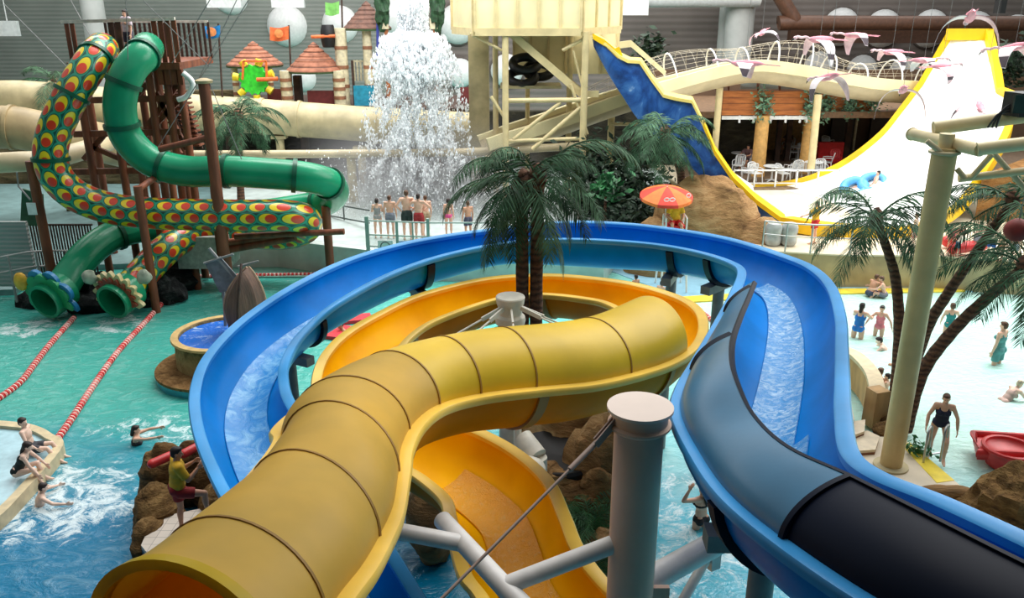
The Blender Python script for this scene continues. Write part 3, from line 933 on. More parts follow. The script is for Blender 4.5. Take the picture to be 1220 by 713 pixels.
# dark planted back wall behind the waterfall foot
DARKW = rock_material('dark rock wall', (26, 26, 22), (52, 50, 42), (82, 78, 64), 0.6)
o = MB().box((-2, 44.3, 2.2), (30, 0.6, 3.6)).build('wall_rock_back', DARKW, None, 0); o['kind'] = 'structure'
o = MB().box((-25, 44.5, 2.5), (22, 0.6, 5.0)).build('wall_rock_left', rock_material('olive rock wall', (50, 44, 30), (94, 82, 58), (130, 116, 84), 0.6), None, 0); o['kind'] = 'structure'

# ================================================================== BACK: WATER PLAY HUTS AND WATERFALL
SHING = None
def shingle_material():
    t = NT('red brown shingles')
    co = t.coords()
    sep = t.n('ShaderNodeSeparateXYZ'); t.l(co, sep.inputs[0])
    zz = t.math('FRACT', t.math('MULTIPLY', sep.outputs[2], 3.0))
    n = t.noise(co, 3.0, 4)
    c = t.ramp(n, [(0.3, rgb((122, 74, 54))), (0.7, rgb((178, 116, 88)))])
    c = t.mix(smooth_range(t, zz, 0.18, 0.0), c, rgb((60, 38, 30)))
    t.col(c); t.bump(zz, 0.6, 0.08); t.set(0.8)
    return t.m
SHING = shingle_material()
BANDW = mat('cream hut post', (206, 196, 164), 0.6, 0.1)
MAROON = mat('maroon panel', (112, 44, 44), 0.6, 0.1)
def hut(name, label, apex, eave_l, eave_r, Y, zfloor, post_px=(), sides=8, m=SHING, lip=True):
    pa = D(apex[0], apex[1], Y)
    pl, pr_ = D(eave_l[0], eave_l[1], Y), D(eave_r[0], eave_r[1], Y)
    r = (pr_.x-pl.x)/2; zc = (pl.z+pr_.z)/2
    c = V((pa.x, Y, 0))
    t = thing(name, label, 'hut', (c.x, Y, zfloor))
    mb = MB(); n = 6; prof = []
    for j in range(n):
        z0 = zc+(pa.z-zc)*j/n; rr_ = r*(1-j/n*0.97)
        prof += [(rr_*1.0, z0-0.04), (rr_*0.97, z0+0.03)]
    prof.append((0.02, pa.z))
    mb.lathe(prof, 16, c)
    mb.build('roof', m, t, 20)
    if lip: MB().lathe([(r*0.98, zc-0.12), (r*1.0, zc-0.02)], 16, c).build('thatch_edge', mat('green hanging edge', (60, 84, 50), 0.9), t)
    for px, w in post_px:
        x = D(px, 100, Y-r*0.5).x
        ps = MB(); z = zfloor
        ps.cyl((x, Y-r*0.5, zfloor), (x, Y-r*0.5, zc), w, w, 12)
        pp = ps.build('post', BANDW, t)
        for q in range(3):
            MB().cyl((x, Y-r*0.5, zfloor+(zc-zfloor)*(0.25+0.25*q)-0.08), (x, Y-r*0.5, zfloor+(zc-zfloor)*(0.25+0.25*q)+0.08), w*1.08, w*1.08, 12).build('band', mat('brown band', (140, 96, 70)), pp)
    return t
hz = 4.5
hut('round_hut', 'hut with red brown conical roof behind the green water wheel', (301, 49), (268, 76), (335, 77), 44, hz, ((281, 0.16), (322, 0.16)))
hut('round_hut', 'hut with red conical roof under the orange flag', (373, 50), (339, 83), (408, 83), 42.5, hz, ((341, 0.28), (404, 0.28)))
hut('tall_hut', 'tall hut with dark conical roof left of the falling water', (436, 1), (408, 33), (466, 33), 43, hz, ((409, 0.3), (440, 0.22)), m=mat('dark brown shingle', (96, 66, 54), 0.8, 0.2, 4, 0.3))
# platform of the play structure and panels
o = MB().prism([D(262, 132, 41).xy.to_3d(), D(560, 132, 41).xy.to_3d(), V((-2, 47, 0)), V((-16, 47, 0))], hz-0.35, hz).build('play_platform', WOODD, None, 0); tag(o, 'dark timber play platform below the conical huts', 'platform')
for px, lab in ((270, 'left end'), (360, 'middle'), (520, 'right end')):
    p = D(px, 132, 43); o = MB().cyl((p.x, 43, 0.9), (p.x, 43, hz-0.35), 0.22).build('platform_post', WOODD); tag(o, 'dark post under the %s of the play platform' % lab, 'post')
def panel(a, b, Y, m, label, name='painted_board', th=0.08):
    pa, pb = D(a[0], a[1], Y), D(b[0], b[1], Y)
    o = MB().box((pa+pb)/2, (abs(pb.x-pa.x), th, abs(pa.z-pb.z))).build(name, m, None, 0)
    return tag(o, label, 'panel')
panel((366, 108), (402, 126), 42.2, MAROON, 'maroon panel between the posts of the orange flag hut')
panel((318, 106), (342, 122), 43, MAROON, 'maroon panel between the two conical roofed huts')
panel((548, 104), (572, 140), 43, MAROON, 'maroon panel right of the waterfall beside the beige tower leg')
panel((421, 102), (447, 126), 42, mat('bright teal panel', (40, 140, 170), 0.4), 'teal blue panel left of the waterfall')
t = thing('baluster_fence', 'pale baluster railing above the teal panel', 'railing', D(433, 100, 43))
mb = MB()
for j in range(9): mb.box(D(422+j*4, 84, 43), (0.09, 0.05, 1.0))
mb.build('balusters', BANDW, t, 0); MB().beam(D(420, 73, 43), D(458, 73, 43), 0.08).build('rail', BANDW, t, 0)
panel((418, 72), (424, 124), 42.5, WOODD, 'dark upright board beside the baluster railing', 'upright_board')
panel((350, 90), (361, 126), 42.8, WOODD, 'dark timber box behind the orange flag hut', 'timber_box', 0.5)
# blue pole and lantern posts beside the falling water
o = MB().cyl(D(450, -6, 42), D(450, 70, 42), 0.07).build('blue_pole', mat('blue pole', (60, 70, 150), 0.4)); tag(o, 'thin blue pole left of the falling water', 'pole')
LEAFD = mat('dark creeper leaf', (34, 66, 40), 0.7, 0.3, 6)
for px, lab in ((458, 'left'), (517, 'right')):
    t = thing('bucket_tower_post', 'post with greenery on the %s side of the water spout' % lab, 'post', D(px, 30, 42))
    MB().beam(V((D(px, 8, 42).x, 42, 1.05 if lab == 'right' else hz)), D(px, -20, 42), .18).build('shaft', mat('orange brown post', (150, 90, 50)), t)
    MB().box(D(px, 28, 42), (0.36, 0.36, 0.5)).build('plinth', BANDW, t)
    MB().blob(D(px-(3 if lab == 'left' else -4), 4, 41.9), (0.35, 0.3, 1.3), 5, 0.6, 3, 18, 14).build('creeper', LEAFD, t, 0)
# flags
def flag(px, py, w, h, Y, c, label, pole_px, pole_y0, pole_y1, emblem=None):
    t = thing('flag', label, 'flag', D(pole_px, pole_y1, Y))
    p_ = D(pole_px, pole_y1, Y); p_.z = min(p_.z, hz if pole_px < 400 else p_.z-.8)
    MB().cyl(D(pole_px, pole_y0, Y), p_, 0.045, n=8).build('pole', WOODD, t)
    rows = []
    for i in range(9):
        q = i/8
        dy = 0.12*math.sin(q*5)
        rows.append([D(px-w/2+w*q, py-h/2+1.5*math.sin(q*4), Y)+V((0, dy, 0)), D(px-w/2+w*q, py+h/2+1.5*math.sin(q*4), Y)+V((0, dy, 0))])
    mb = MB().grid(rows)
    m2 = MB().grid([[p+V((0, 0.03, 0)) for p in r] for r in rows])
    mb.add(m2.v, m2.f)
    cl = mb.build('cloth', mat('flag cloth %d %d %d' % c, c, 0.8, 0.1), t)
    if emblem: MB().ell(D(px-1, py, Y-0.14), (0.22, 0.02, 0.2)).build('emblem', mat('flag emblem', emblem, 0.8), cl)
flag(333, 40, 23, 16, 43, (226, 112, 60), 'small orange flag on a pole above the middle hut', 344, 30, 72, (232, 140, 80))
flag(396, 10, 17, 15, 43, (124, 190, 98), 'small green flag at the top left of the tall hut', 407, -4, 32)
flag(253, 38, 20, 14, 40, (32, 130, 196), 'small blue flag on a pole left of the huts', 260, 28, 80, (120, 160, 90))
# barrel on a spout arm
t = thing('tipping_barrel', 'black barrel on an orange arm above the middle hut', 'barrel', D(391, 54, 42.4))
MB().lathe([(0.28, -0.52), (0.35, -0.25), (0.37, 0), (0.35, 0.25), (0.28, 0.52)], 18, D(391, 43, 42.3)).build('barrel_body', BLACK, t)
MB().cyl(D(371, 44, 42), D(399, 43, 42), 0.08).build('arm', mat('orange arm', (214, 104, 52), 0.5), t)
# water wheel
t = thing('water_wheel', 'bright green wheel with yellow cups and orange bar before the left hut', 'wheel', D(302, 112, 42))
c = D(303, 95, 42); GW = mat('bright lime wheel', (60, 214, 60), 0.4, 0.1)
mb = MB()
for i in range(14):
    a0 = 2*PI*i/14
rim = []
for y in (-0.12, 0.12):
    rim.append([c+V(((0.62 if i % 2 else 0.74)*math.cos(2*PI*i/28), y, (0.62 if i % 2 else 0.74)*math.sin(2*PI*i/28))) for i in range(28)])
mb.grid(rim, True)
mb.f.append(tuple(range(27, -1, -1))); mb.f.append(tuple(28+i for i in range(28)))
mb.build('wheel_disc', GW, t, 20)
YC = mat('yellow cup', (232, 206, 50), 0.4)
for i in range(7):
    a = 2*PI*i/7+0.3
    MB().cyl(c+V((0.72*math.cos(a), -0.05, 0.72*math.sin(a))), c+V((1.0*math.cos(a), -0.05, 1.0*math.sin(a))), 0.17, 0.2, 12).build('cup', YC, t)
MB().cyl(D(306, 95, 41.6), D(331, 94, 41.6), 0.1).build('axle', mat('orange arm', (214, 104, 52)), t)
fr_ = MB(); 
for a, b in (((290, 73), (317, 73)), ((317, 73), (318, 95)), ((290, 73), (289, 95))): fr_.beam(D(a[0], a[1], 41.7), D(b[0], b[1], 41.7), 0.09)
fr_.build('frame', mat('orange frame', (222, 116, 56), 0.5), t, 0)

# ---- falling water: droplets and streaks beyond counting
DROP = NT('white falling water'); DROP.col((1, 1, 1, 1)); DROP.set(0.5, spec=0.4)
tl_ = DROP.n('ShaderNodeBsdfTranslucent'); tl_.inputs[0].default_value = (.95, .98, 1, 1)
mx_ = DROP.n('ShaderNodeMixShader'); mx_.inputs[0].default_value = .55
DROP.l(DROP.b.outputs[0], mx_.inputs[1]); DROP.l(tl_.outputs[0], mx_.inputs[2])
DROP.l(mx_.outputs[0], [n_ for n_ in DROP.t.nodes if n_.type == 'OUTPUT_MATERIAL'][0].inputs[0])
DROP.b.inputs['Subsurface Weight'].default_value = 0.0
rnd = random.Random(11)
mb = MB()
Yw = 36.4
def env(py):
    "left and right edges of the fall"
    k = [(-12, 471, 510), (38, 474, 511), (45, 462, 523), (60, 455, 530), (90, 449, 540), (130, 445, 546), (180, 440, 552), (235, 436, 560), (262, 432, 566)]
    if py <= k[0][0]: return k[0][1], k[0][2]
    for (a, l, r), (b, l2, r2) in zip(k, k[1:]):
        if py <= b:
            q = (py-a)/(b-a); return l+(l2-l)*q, r+(r2-r)*q
    return k[-1][1], k[-1][2]
def drop(p, s, el):
    a = V((rnd.uniform(-1, 1), rnd.uniform(-1, 1), 0)).normalized()*s; b = V((-a.y, a.x, 0))
    tl = V((rnd.uniform(-.3, .3)*s, rnd.uniform(-.3, .3)*s, s*el))
    mb.add([p+tl, p+a, p-a*0.5+b*0.8, p-a*0.5-b*0.8, p-tl], [(0, 1, 2), (0, 2, 3), (0, 3, 1), (4, 2, 1), (4, 3, 2), (4, 1, 3)])
N = 34000
for i in range(N):
    py = rnd.uniform(0, 1)**0.9*262-10
    l, r = env(py); w_ = (r-l)/2; cx = (l+r)/2
    g = rnd.gauss(0, 0.5)
    if py < 40: 
        g = rnd.uniform(-1, 1)
        if rnd.random() < 0.25: continue
    elif abs(g) > 1.25: continue
    x = cx+g*w_
    clump = noise.noise(V((x*0.09, py*0.045, 3.0)))
    if py > 95 and clump < -0.12 and rnd.random() < 0.75: continue
    if py < 95 and py > 42: s = rnd.uniform(0.03, 0.09)
    else: s = rnd.uniform(0.012, 0.055)*(1.2 if clump > 0.1 else 0.8)
    yy = Yw+rnd.gauss(0, 0.7)*(w_/50.0)*1.6
    drop(D(x, py, yy), s, rnd.uniform(1.1, 2.6))
# dense white head of the fall
for i in range(5200):
    py = 40+abs(rnd.gauss(0, 1))*24; l, r = env(py); cx = (l+r)/2; w_ = (r-l)/2
    x = cx+max(-1, min(1, rnd.gauss(0, 0.45)))*w_*0.92
    drop(D(x, py, Yw+rnd.gauss(0, 0.5)), rnd.uniform(0.05, 0.13), rnd.uniform(0.8, 1.8))
# splash and spray at its foot
for i in range(12000):
    py = 300-abs(rnd.gauss(0, 1))*52
    x = 497+rnd.gauss(0, 1)*62
    if not (330 < x < 640) or py < 175: continue
    yy = rnd.uniform(32.5, 40)
    q = D(x, py, yy)
    if q.z < 1.1: continue
    drop(q, rnd.uniform(0.012, 0.04), 1.2)
fall = mb.build('falling_water', DROP.m, None, 0)
tag(fall, 'white torrent of water falling from the bucket onto the bathers', 'falling water', None, 'stuff')
# spray mist: a thin cloud hugging the foot of the fall
mist = NT('spray mist')
mist.t.nodes.remove(mist.b)
vol = mist.t.nodes.new('ShaderNodeVolumePrincipled')
vol.inputs['Color'].default_value = (1, 1, 1, 1); vol.inputs['Anisotropy'].default_value = 0.2
co = mist.coords('Generated')
sep = mist.n('ShaderNodeSeparateXYZ'); mist.l(co, sep.inputs[0])
dx = mist.math('ABSOLUTE', mist.math('SUBTRACT', sep.outputs[0], 0.5))
den = mist.math('MULTIPLY', smooth_range(mist, dx, 0.5, 0.1), smooth_range(mist, sep.outputs[2], 1.0, 0.0))
mist.l(mist.math('MULTIPLY', den, 0.3), vol.inputs['Density'])
out = [n for n in mist.t.nodes if n.type == 'OUTPUT_MATERIAL'][0]
mist.l(vol.outputs[0], out.inputs['Volume'])
MIST_ON = True
if MIST_ON:
    o = MB().box((-3.9, 36.0, 3.0), (11.5, 7.0, 3.8)).build('spray_mist', mist.m, None, 0)
    tag(o, 'white mist of spray round the foot of the waterfall', 'mist', None, 'stuff')
# ================================================================== CENTRE BACK: BEIGE STAIR TOWER AND BLUE CHUTE
TY = 35.0
th = thing('stair_tower', 'tall beige steel stair tower with panelled cabin above the palms', 'tower', down(D(650, 200, 36), 1.0))
def wallpanel(a, b, z0, z1, parent, name, m, ribs=0, th_=0.12):
    d = (b-a); d.z = 0; L = d.length; ang = math.atan2(d.y, d.x)
    c = (a+b)/2; c.z = (z0+z1)/2
    o = MB().box(c, (L, th_, z1-z0), ang).build(name, m, parent, 0)
    if ribs:
        n = V((d.y, -d.x, 0)).normalized()
        if n.y > 0: n = -n
        for i in range(ribs+1):
            p = a.lerp(b, i/ribs)+n*0.09
            MB().box((p.x, p.y, (z0+z1)/2), (0.1, 0.1, z1-z0), ang).build('rib', BEIGE, o, 0)
    return o
zb = D(620, 38, TY).z
A0, A1, A2 = D(541, 30, 37.5), D(566, 38, TY), D(692, 38, TY)
A3 = V((A2.x+0.3, 39.0, A2.z))
for a, b, r in ((A0, A1, 1), (A1, A2, 5), (A2, D(737, 38, 38.2), 3)):
    wallpanel(a, b, zb, zb+3.2, th, 'cabin_wall', CREAM, r)
    MB().beam(V((a.x, a.y-0.06, zb)), V((b.x, b.y-0.06, zb)), 0.22, 0.3).build('floor_beam', BEIGE, th, 0)
wallpanel(D(612, 38, 39), D(737, 38, 39), D(650, 88, 39).z, zb+3, th, 'back_wall', CREAM, 6)
MB().box((A1.lerp(A2, 0.5).x, 37.2, zb), (A2.x-A1.x, 4.2, 0.2)).build('cabin_floor', BEIGE2, th, 0)
def leg(px, Y, r, name='leg', py=38, zlow=0.0):
    p = D(px, py, Y); MB().cyl(V((p.x, Y, zlow)), V((p.x, Y, zb)), r, n=12).build(name, BEIGE, th)
leg(602, TY, 0.13); leg(698, TY, 0.14); leg(590, 37.4, 0.12); leg(680, 38.2, 0.13); leg(629, 38.4, 0.1)
p = D(570, 40, 38.6); MB().box((p.x, 38.6, zb/2+0.5), (0.9, 0.5, zb-1.0)).build('leg', BEIGE2, th, 0)
for a, b, r in (((601, 120), (698, 119), 0.1), ((692, 128), (634, 178), 0.09), ((668, 122), (612, 166), 0.08), ((680, 100), (700, 160), 0.06), ((598, 60), (560, 40), 0.06), ((601, 140), (585, 115), 0.07), ((698, 45), (670, 60), 0.07), ((683, 60), (697, 115), 0.05), ((698, 165), (602, 168), 0.08)):
    MB().cyl(D(a[0], a[1], TY+0.1), D(b[0], b[1], TY+0.1), r, n=10).build('brace', BEIGE, th)
# the stair flight falling to the right
sa, sb = D(609, 40, TY+0.3), D(693, 112, TY+0.3)
for dy in (0, 1.3):
    MB().beam(sa+V((0, dy, 0)), sb+V((0, dy, 0)), 0.09, 0.3).build('stair_string', BEIGE, th, 0)
for i in range(13):
    q = sa.lerp(sb, (i+0.5)/13); MB().box(q+V((0, 0.65, 0.02)), (0.3, 1.25, 0.05)).build('stair_tread', BEIGE2, th, 0)
MB().beam(sb, sb+V((0.7, 0, 0)), 0.1, 0.25).build('landing_beam', BEIGE, th, 0)
# black tyres stored under the stairs
for i, (px, py, Y, lab) in enumerate(((626, 76, 37.3, 'black rubber ring highest under the tower stairs'), (642, 84, 37.6, 'black rubber ring right of the others under the tower stairs'), (622, 92, 37.0, 'black rubber ring lowest under the tower stairs'))):
    c = D(px, py, Y)
    o = MB().tube([c+V((0.55*math.cos(a), 0.35*math.sin(a), 0.25*math.sin(a))) for a in [2*PI*j/24 for j in range(24)]], 0.19, 10, closed=True).build('swim_ring', BLACK)
    tag(o, lab, 'swim ring', 'black rings under the stairs')
# landing deck carrying the rings
o = MB().box(D(632, 102, 37.3), (2.6, 1.6, 0.12)).build('ring_shelf', BEIGE2, None, 0); tag(o, 'beige shelf holding black rubber rings under the tower stairs', 'shelf')

# ---- the big half-pipe ramp: blue painted chute at left, white wall at right
def wave_paint():
    t = NT('blue painted with white wave streaks')
    co = t.scale(t.coords(), (1.0, 0.6, 0.7))
    n = t.noise(co, 0.9, 6, 0.6, 2.0)
    c = t.ramp(n, [(0.30, rgb((18, 44, 96))), (0.5, rgb((36, 82, 150))), (0.64, rgb((62, 112, 176))), (0.74, rgb((150, 180, 214)))])
    t.col(c); t.set(0.35, coat=0.2); return t.m
BLUEW = wave_paint()
YELR = plastic('yellow ramp edge', (238, 194, 30), 0.4, 0.05)
YELLIT = plastic('lit yellow ramp edge', (236, 214, 120), 0.4, 0.05)  # light on the upward face put into a paler yellow
WHITER = plastic('white ramp skin', (244, 246, 244), 0.3, 0.02)
near_rim = [(706, 44, 35.2), (722, 53, 35.0), (738, 68, 34.8), (748, 73, 34.7), (762, 74, 34.5), (776, 95, 34.3), (790, 114, 34.1), (806, 118, 33.9), (824, 121, 33.7), (837, 148, 33.2), (851, 182, 32.6), (872, 213, 31.9), (900, 240, 31.3), (936, 266, 30.9)]
near_bot = [(708, 56, 35.3), (716, 72, 35.1), (726, 90, 35.0), (734, 103, 34.9), (744, 118, 34.7), (754, 134, 34.5), (766, 150, 34.3), (784, 164, 34.1), (802, 178, 33.9), (818, 194, 33.4), (836, 212, 32.8), (858, 230, 32.1), (888, 250, 31.5), (930, 270, 31.0)]
ramp = thing('boomerang_ramp', 'huge half-pipe ramp with blue painted chute and white wall edged in yellow', 'water slide', (15, 34, 1.2))
nr = [D(*p) for p in near_rim]; nb = [D(*p) for p in near_bot]
mb = MB(); rows = []
for a, b in zip(nr, nb):
    rows.append([a, a.lerp(b, 0.33)+V((0, -0.08, 0)), a.lerp(b, 0.66)+V((0, -0.08, 0)), b, b+V((0, 0.2, 0)), a+V((0, 0.2, 0))])
mb.grid(rows, True); mb.build('blue_side_wall', BLUEW, ramp, 30, 'blue side wall painted with white wave streaks')
rows = []
for a in nr: rows.append([a+V((-0.02, -0.12, -0.06)), a+V((0, -0.12, 0.06)), a+V((0.18, 0.75, 0.12)), a+V((0.18, 0.75, -0.02))])
MB().grid(rows, True).build('chute_rim', YELLIT, ramp, 30, 'wide yellow rim of the chute')
rows = []
for a in nr[9:]: rows.append([a+V((-0.02, -0.16, -0.08)), a+V((0, -0.16, 0.09)), a+V((0.2, 0.8, 0.15)), a+V((0.2, 0.8, 0.0))])
MB().grid(rows, True).build('chute_rim', YELR, ramp, 30, 'bright yellow lower rim of the chute')
rows = []
for a, b in zip(nr, nb): rows.append([b+V((0, 0.2, 0)), b+V((0.3, 3.2, -0.2)), b+V((0.6, 6.0, 0.1)), b+V((0.7, 6.6, (a-b).length*0.9))])
MB().grid(rows).build('chute_floor', WHITER, ramp, 40)
# yellow fin where the chute leaves the tower
rows = [[D(706, 40, 35.0), D(707, 47, 35.0)], [D(720, 47, 34.9), D(722, 56, 34.9)], [D(733, 58, 34.8), D(736, 70, 34.8)], [D(738, 56, 34.8), D(744, 72, 34.8)]]
m1 = MB().grid(rows); m2 = MB().grid([[p+V((0, 0.15, 0)) for p in r] for r in rows]); m1.add(m2.v, m2.f); m1.build('fin', YELR, ramp, 0)
far_e = [(884, 224, 38.2), (930, 222, 38.5), (970, 213, 39), (1010, 194, 39.3), (1050, 163, 39.6), (1074, 134, 39.8), (1097, 104, 40)]
near_e = [(936, 266, 30.4), (1000, 275, 29.6), (1080, 277, 29.6), (1140, 250, 31.5), (1176, 200, 33), (1200, 158, 35), (1207, 116, 36.5)]
fe = vspline([D(*p) for p in far_e], 5); ne = vspline([D(*p) for p in near_e], 5)
rows = []
for a, b in zip(fe, ne):
    sag = [0, 0.10, 0.13, 0.10, 0]
    rows.append([a.lerp(b, j/4)+V((0, 0, -sag[j]*1.5)) for j in range(5)])
top = [D(1115, 72, 40), D(1133, 41, 40.1)]; topr = [D(1192, 88, 38.6), D(1178, 41, 40.1)]
rows2 = [[fe[-3].lerp(ne[-2], j/4) for j in range(5)], [fe[-1].lerp(D(1192, 110, 37.4), j/4) for j in range(5)], [D(1116, 72, 40).lerp(D(1185, 75, 38.9), j/4) for j in range(5)], [D(1133, 42, 40.1).lerp(D(1177, 42, 40.1), j/4) for j in range(5)]]
MB().grid(rows+rows2[1:]).build('ramp_skin', WHITER, ramp, 60)
def edge_strip(pts, w, hgt, m, name, label=None):
    mb = MB(); rr_ = []
    for p in pts: rr_.append([p+V((-w/2, -0.1, -hgt/2)), p+V((-w/2, -0.1, hgt/2)), p+V((w/2, 0.1, hgt/2)), p+V((w/2, 0.1, -hgt/2))])
    mb.grid(rr_, True); return mb.build(name, m, ramp, 30, label)
edge_strip(fe+[D(1115, 73, 40), D(1133, 41, 40.05)], 0.42, 0.42, YELR, 'ramp_edge')
edge_strip([D(1130, 41, 40), D(1180, 41, 40)], 0.35, 0.5, YELR, 'ramp_edge')
edge_strip([D(1178, 40, 40), D(1186, 75, 38.9), D(1191, 110, 37.6), D(1207, 116, 36.5), D(1224, 120, 36.5)], 0.45, 0.42, YELR, 'ramp_edge')
edge_strip(ne, 0.46, 0.5, YELR, 'ramp_edge')
# timber-coloured underside of the ramp at right
o = MB().prism([(18.2, 32.2), (22.0, 35.9), (30, 36), (30, 33.6), (20.5, 31.6)], 1.2, 3.0).build('ramp_plinth', rock_material('ochre rockwork', (96, 66, 34), (150, 108, 62), (186, 146, 96), 0.9), None, 30)
tag(o, 'ochre rock base under the right end of the white ramp', 'rock base')

# ================================================================== BEIGE UPPER FLUME WITH NET HOOPS
uf = thing('netted_flume', 'long beige flume rising behind the blue chute under net hoops', 'water slide', down(D(860, 90, 40.3)))
path = [(575, 168, 36.6), (610, 156, 37), (660, 140, 38), (735, 114, 39.3), (800, 96, 40), (860, 81, 40.3), (900, 76, 40.5), (950, 82, 40.5), (985, 89, 40.5), (1030, 97, 40.8), (1080, 101, 41.5), (1140, 103, 43)]
pts = vspline([D(*p) for p in path], 5)
UL, UR = [], []
for i, p in enumerate(pts):
    d = pts[min(i+1, len(pts)-1)]-pts[max(0, i-1)]; d.z = 0; d.normalize()
    n = V((-d.y, d.x, 0))*0.85
    UL.append(p+n); UR.append(p-n)
UF = frames(UL, UR)
sweep_arc(UF, 0, len(UF)-1, 0, 1, 0.07, 0, 14, 0.95).build('channel', BTUBE, uf, 50)
rim_tube(UF, -1, 0, len(UF)-1, 0.1, 0.12, 0.1).build('rim', CREAM, uf, 50)
rim_tube(UF, 1, 0, len(UF)-1, 0.1, 0.30, 0.1).build('rim', CREAM, uf, 50)
NETM = mat('pale net cord', (206, 196, 176), 0.7)
hoops = [12, 16, 20, 24, 28, 32, 36, 40, 44, 48, 52]
net_rows = []
for i in range(12, len(UF)):
    c, h, up, r = UF[i]; e = h.normalized()
    hh = 1.0+0.25*math.sin(i*0.4)
    net_rows.append([c-e*math.cos(PI*j/8)*r+up*math.sin(PI*j/8)*hh for j in range(9)])
    if i in hoops:
        MB().tube([c-e*math.cos(PI*j/12)*r+up*math.sin(PI*j/12)*hh for j in range(13)], 0.04, 6).build('hoop', WHITEP, uf)
mb = MB()
for j in range(1, 8): mb.tube([r_[j] for r_ in net_rows], 0.007, 4)
for r_ in net_rows[::1]: mb.tube(r_, 0.006, 4)
mb.build('net', NETM, uf)
# a cream stair balustrade rising to the flume
o = MB().slab([D(737, 50, 40.5), D(752, 48, 40.5), D(794, 85, 40.5), D(792, 90, 40.5), D(752, 56, 40.5), D(737, 58, 40.5)], 0.15).build('stair_parapet', CREAM, None, 0); tag(o, 'cream sloping stair parapet right of the stair tower', 'parapet')
for px, py, Y, z0, lab in ((858, 100, 40.3, 1.2, 'cream pole under the netted flume left of the cafe'), (729, 128, 39.2, 0, 'cream pole under the netted flume behind the dark shrubs')):
    p = D(px, py, Y); o = MB().cyl(down(p, z0), p, 0.16).build('support_pole', BEIGE); tag(o, lab, 'pole')
o = MB().cyl(D(728, 148, 38.8), D(760, 148, 38.8), 0.08).build('cross_pipe', BEIGE); tag(o, 'short cream cross pipe behind the blue chute', 'pipe')

# ================================================================== CAFE UNDER A TIMBER BALCONY
FZ = 1.25
CAFEY = 41.0
PLANK = None
def plank_material():
    t = NT('orange brown planks')
    co = t.coords(); sep = t.n('ShaderNodeSeparateXYZ'); t.l(co, sep.inputs[0])
    zz = t.math('FRACT', t.math('MULTIPLY', sep.outputs[2], 3.4))
    n = t.noise(t.scale(co, (0.5, 1, 4)), 2.2, 5, 0.6)
    c = t.ramp(n, [(0.3, rgb((146, 78, 34))), (0.6, rgb((196, 118, 56))), (0.8, rgb((220, 150, 84)))])
    c = t.mix(smooth_range(t, zz, 0.12, 0.02), c, rgb((84, 44, 22)))
    t.col(c); t.bump(zz, 0.4, 0.05); t.set(0.65); return t.m
PLANK = plank_material()
bal = thing('timber_balcony', 'balcony with orange brown plank front above the cafe', 'balcony', down(D(920, 140, CAFEY), 4.0))
zt, zb2 = D(910, 108, CAFEY).z, D(910, 137, CAFEY).z
xa, xb, xc, xd = D(861, 120, CAFEY).x, D(966, 120, CAFEY).x, D(978, 120, CAFEY+.8).x, D(1040, 120, CAFEY+.8).x
MB().box(((xa+xb)/2, CAFEY, (zt+zb2)/2), (xb-xa, 0.14, zt-zb2)).build('plank_front', PLANK, bal, 0)
MB().box(((xc+xd)/2, CAFEY+.9, (zt+zb2)/2), (xd-xc, 0.14, zt-zb2)).build('plank_front', PLANK, bal, 0)
MB().box(((xa+xd)/2+2, CAFEY+4.2, zb2-0.05), (xd-xa+9, 7.6, 0.3)).build('floor_slab', mat('brown slab', (120, 92, 66), 0.7), bal, 0)
MB().beam(V((xa, CAFEY-0.1, zb2-0.12)), V((xb, CAFEY-0.1, zb2-0.12)), 0.1, 0.16).build('white_edge', WHITEP, bal, 0)
MB().beam(V((xc, CAFEY+.8, zb2-0.05)), V((xd, CAFEY+.8, zb2-0.05)), 0.1, 0.16).build('white_edge', WHITEP, bal, 0)
for px in (898, 936, 953, 961, 918, 881): MB().box(D(px, 142, CAFEY-0.1), (0.09, 0.09, 0.34)).build('bracket', WHITEP, bal, 0)
GLASS = NT('pale glass panel'); GLASS.col(rgb((176, 196, 200))); GLASS.set(0.1, alpha=0.55); GLASS = GLASS.m
for i, (a, b) in enumerate(((882, 902), (905, 928), (930, 966))):
    p0, p1 = D(a, 106, CAFEY+0.3), D(b, 92, CAFEY+0.3)
    MB().box((p0+p1)/2, (p1.x-p0.x, 0.03, p1.z-p0.z)).build('glass_panel', GLASS, bal, 0)
MB().beam(D(866, 93, CAFEY+.3), D(1000, 93, CAFEY+.3), 0.07).build('handrail', WOODR, bal, 0)
for px in (868, 903, 929, 966, 998): MB().beam(D(px, 93, CAFEY+.3), D(px, 110, CAFEY+.3), 0.07).build('rail_post', WOODR, bal, 0)
# upper storey back
CW = mat('dark cafe back wall', (92, 70, 52), 0.8, 0.15, 0.5)
struct(MB().box((24, 49, 2.9), (32, 0.3, 5.6)), 'wall_cafe_back', CW, 0)
struct(MB().box(((xa+xb)/2+3.0, 48.7, 2.6), (4.5, 0.2, 2.8)), 'wall_cafe_panel', mat('tan cafe panel', (176, 140, 90), 0.7), 0)
for i, (px, w_) in enumerate(((880, 1.0), (1000, 1.3), (1045, 1.2))):
    p = D(px, 180, 48.6)
    o = struct(MB().box((p.x, 48.6, FZ+1.2), (w_, 0.15, 2.4)), 'door_%d' % (i+1), mat('dark cafe door', (48, 36, 28), 0.5), 0)
    MB().box((p.x, 48.55, FZ+2.45), (w_+0.3, 0.2, 0.12)).build('door_frame', BANDW, o, 0)
    MB().box((p.x+w_/2+.08, 48.55, FZ+1.2), (0.12, 0.2, 2.5)).build('door_frame', BANDW, o, 0)
TAN = mat('tan orange column', (206, 160, 92), 0.55, 0.08)
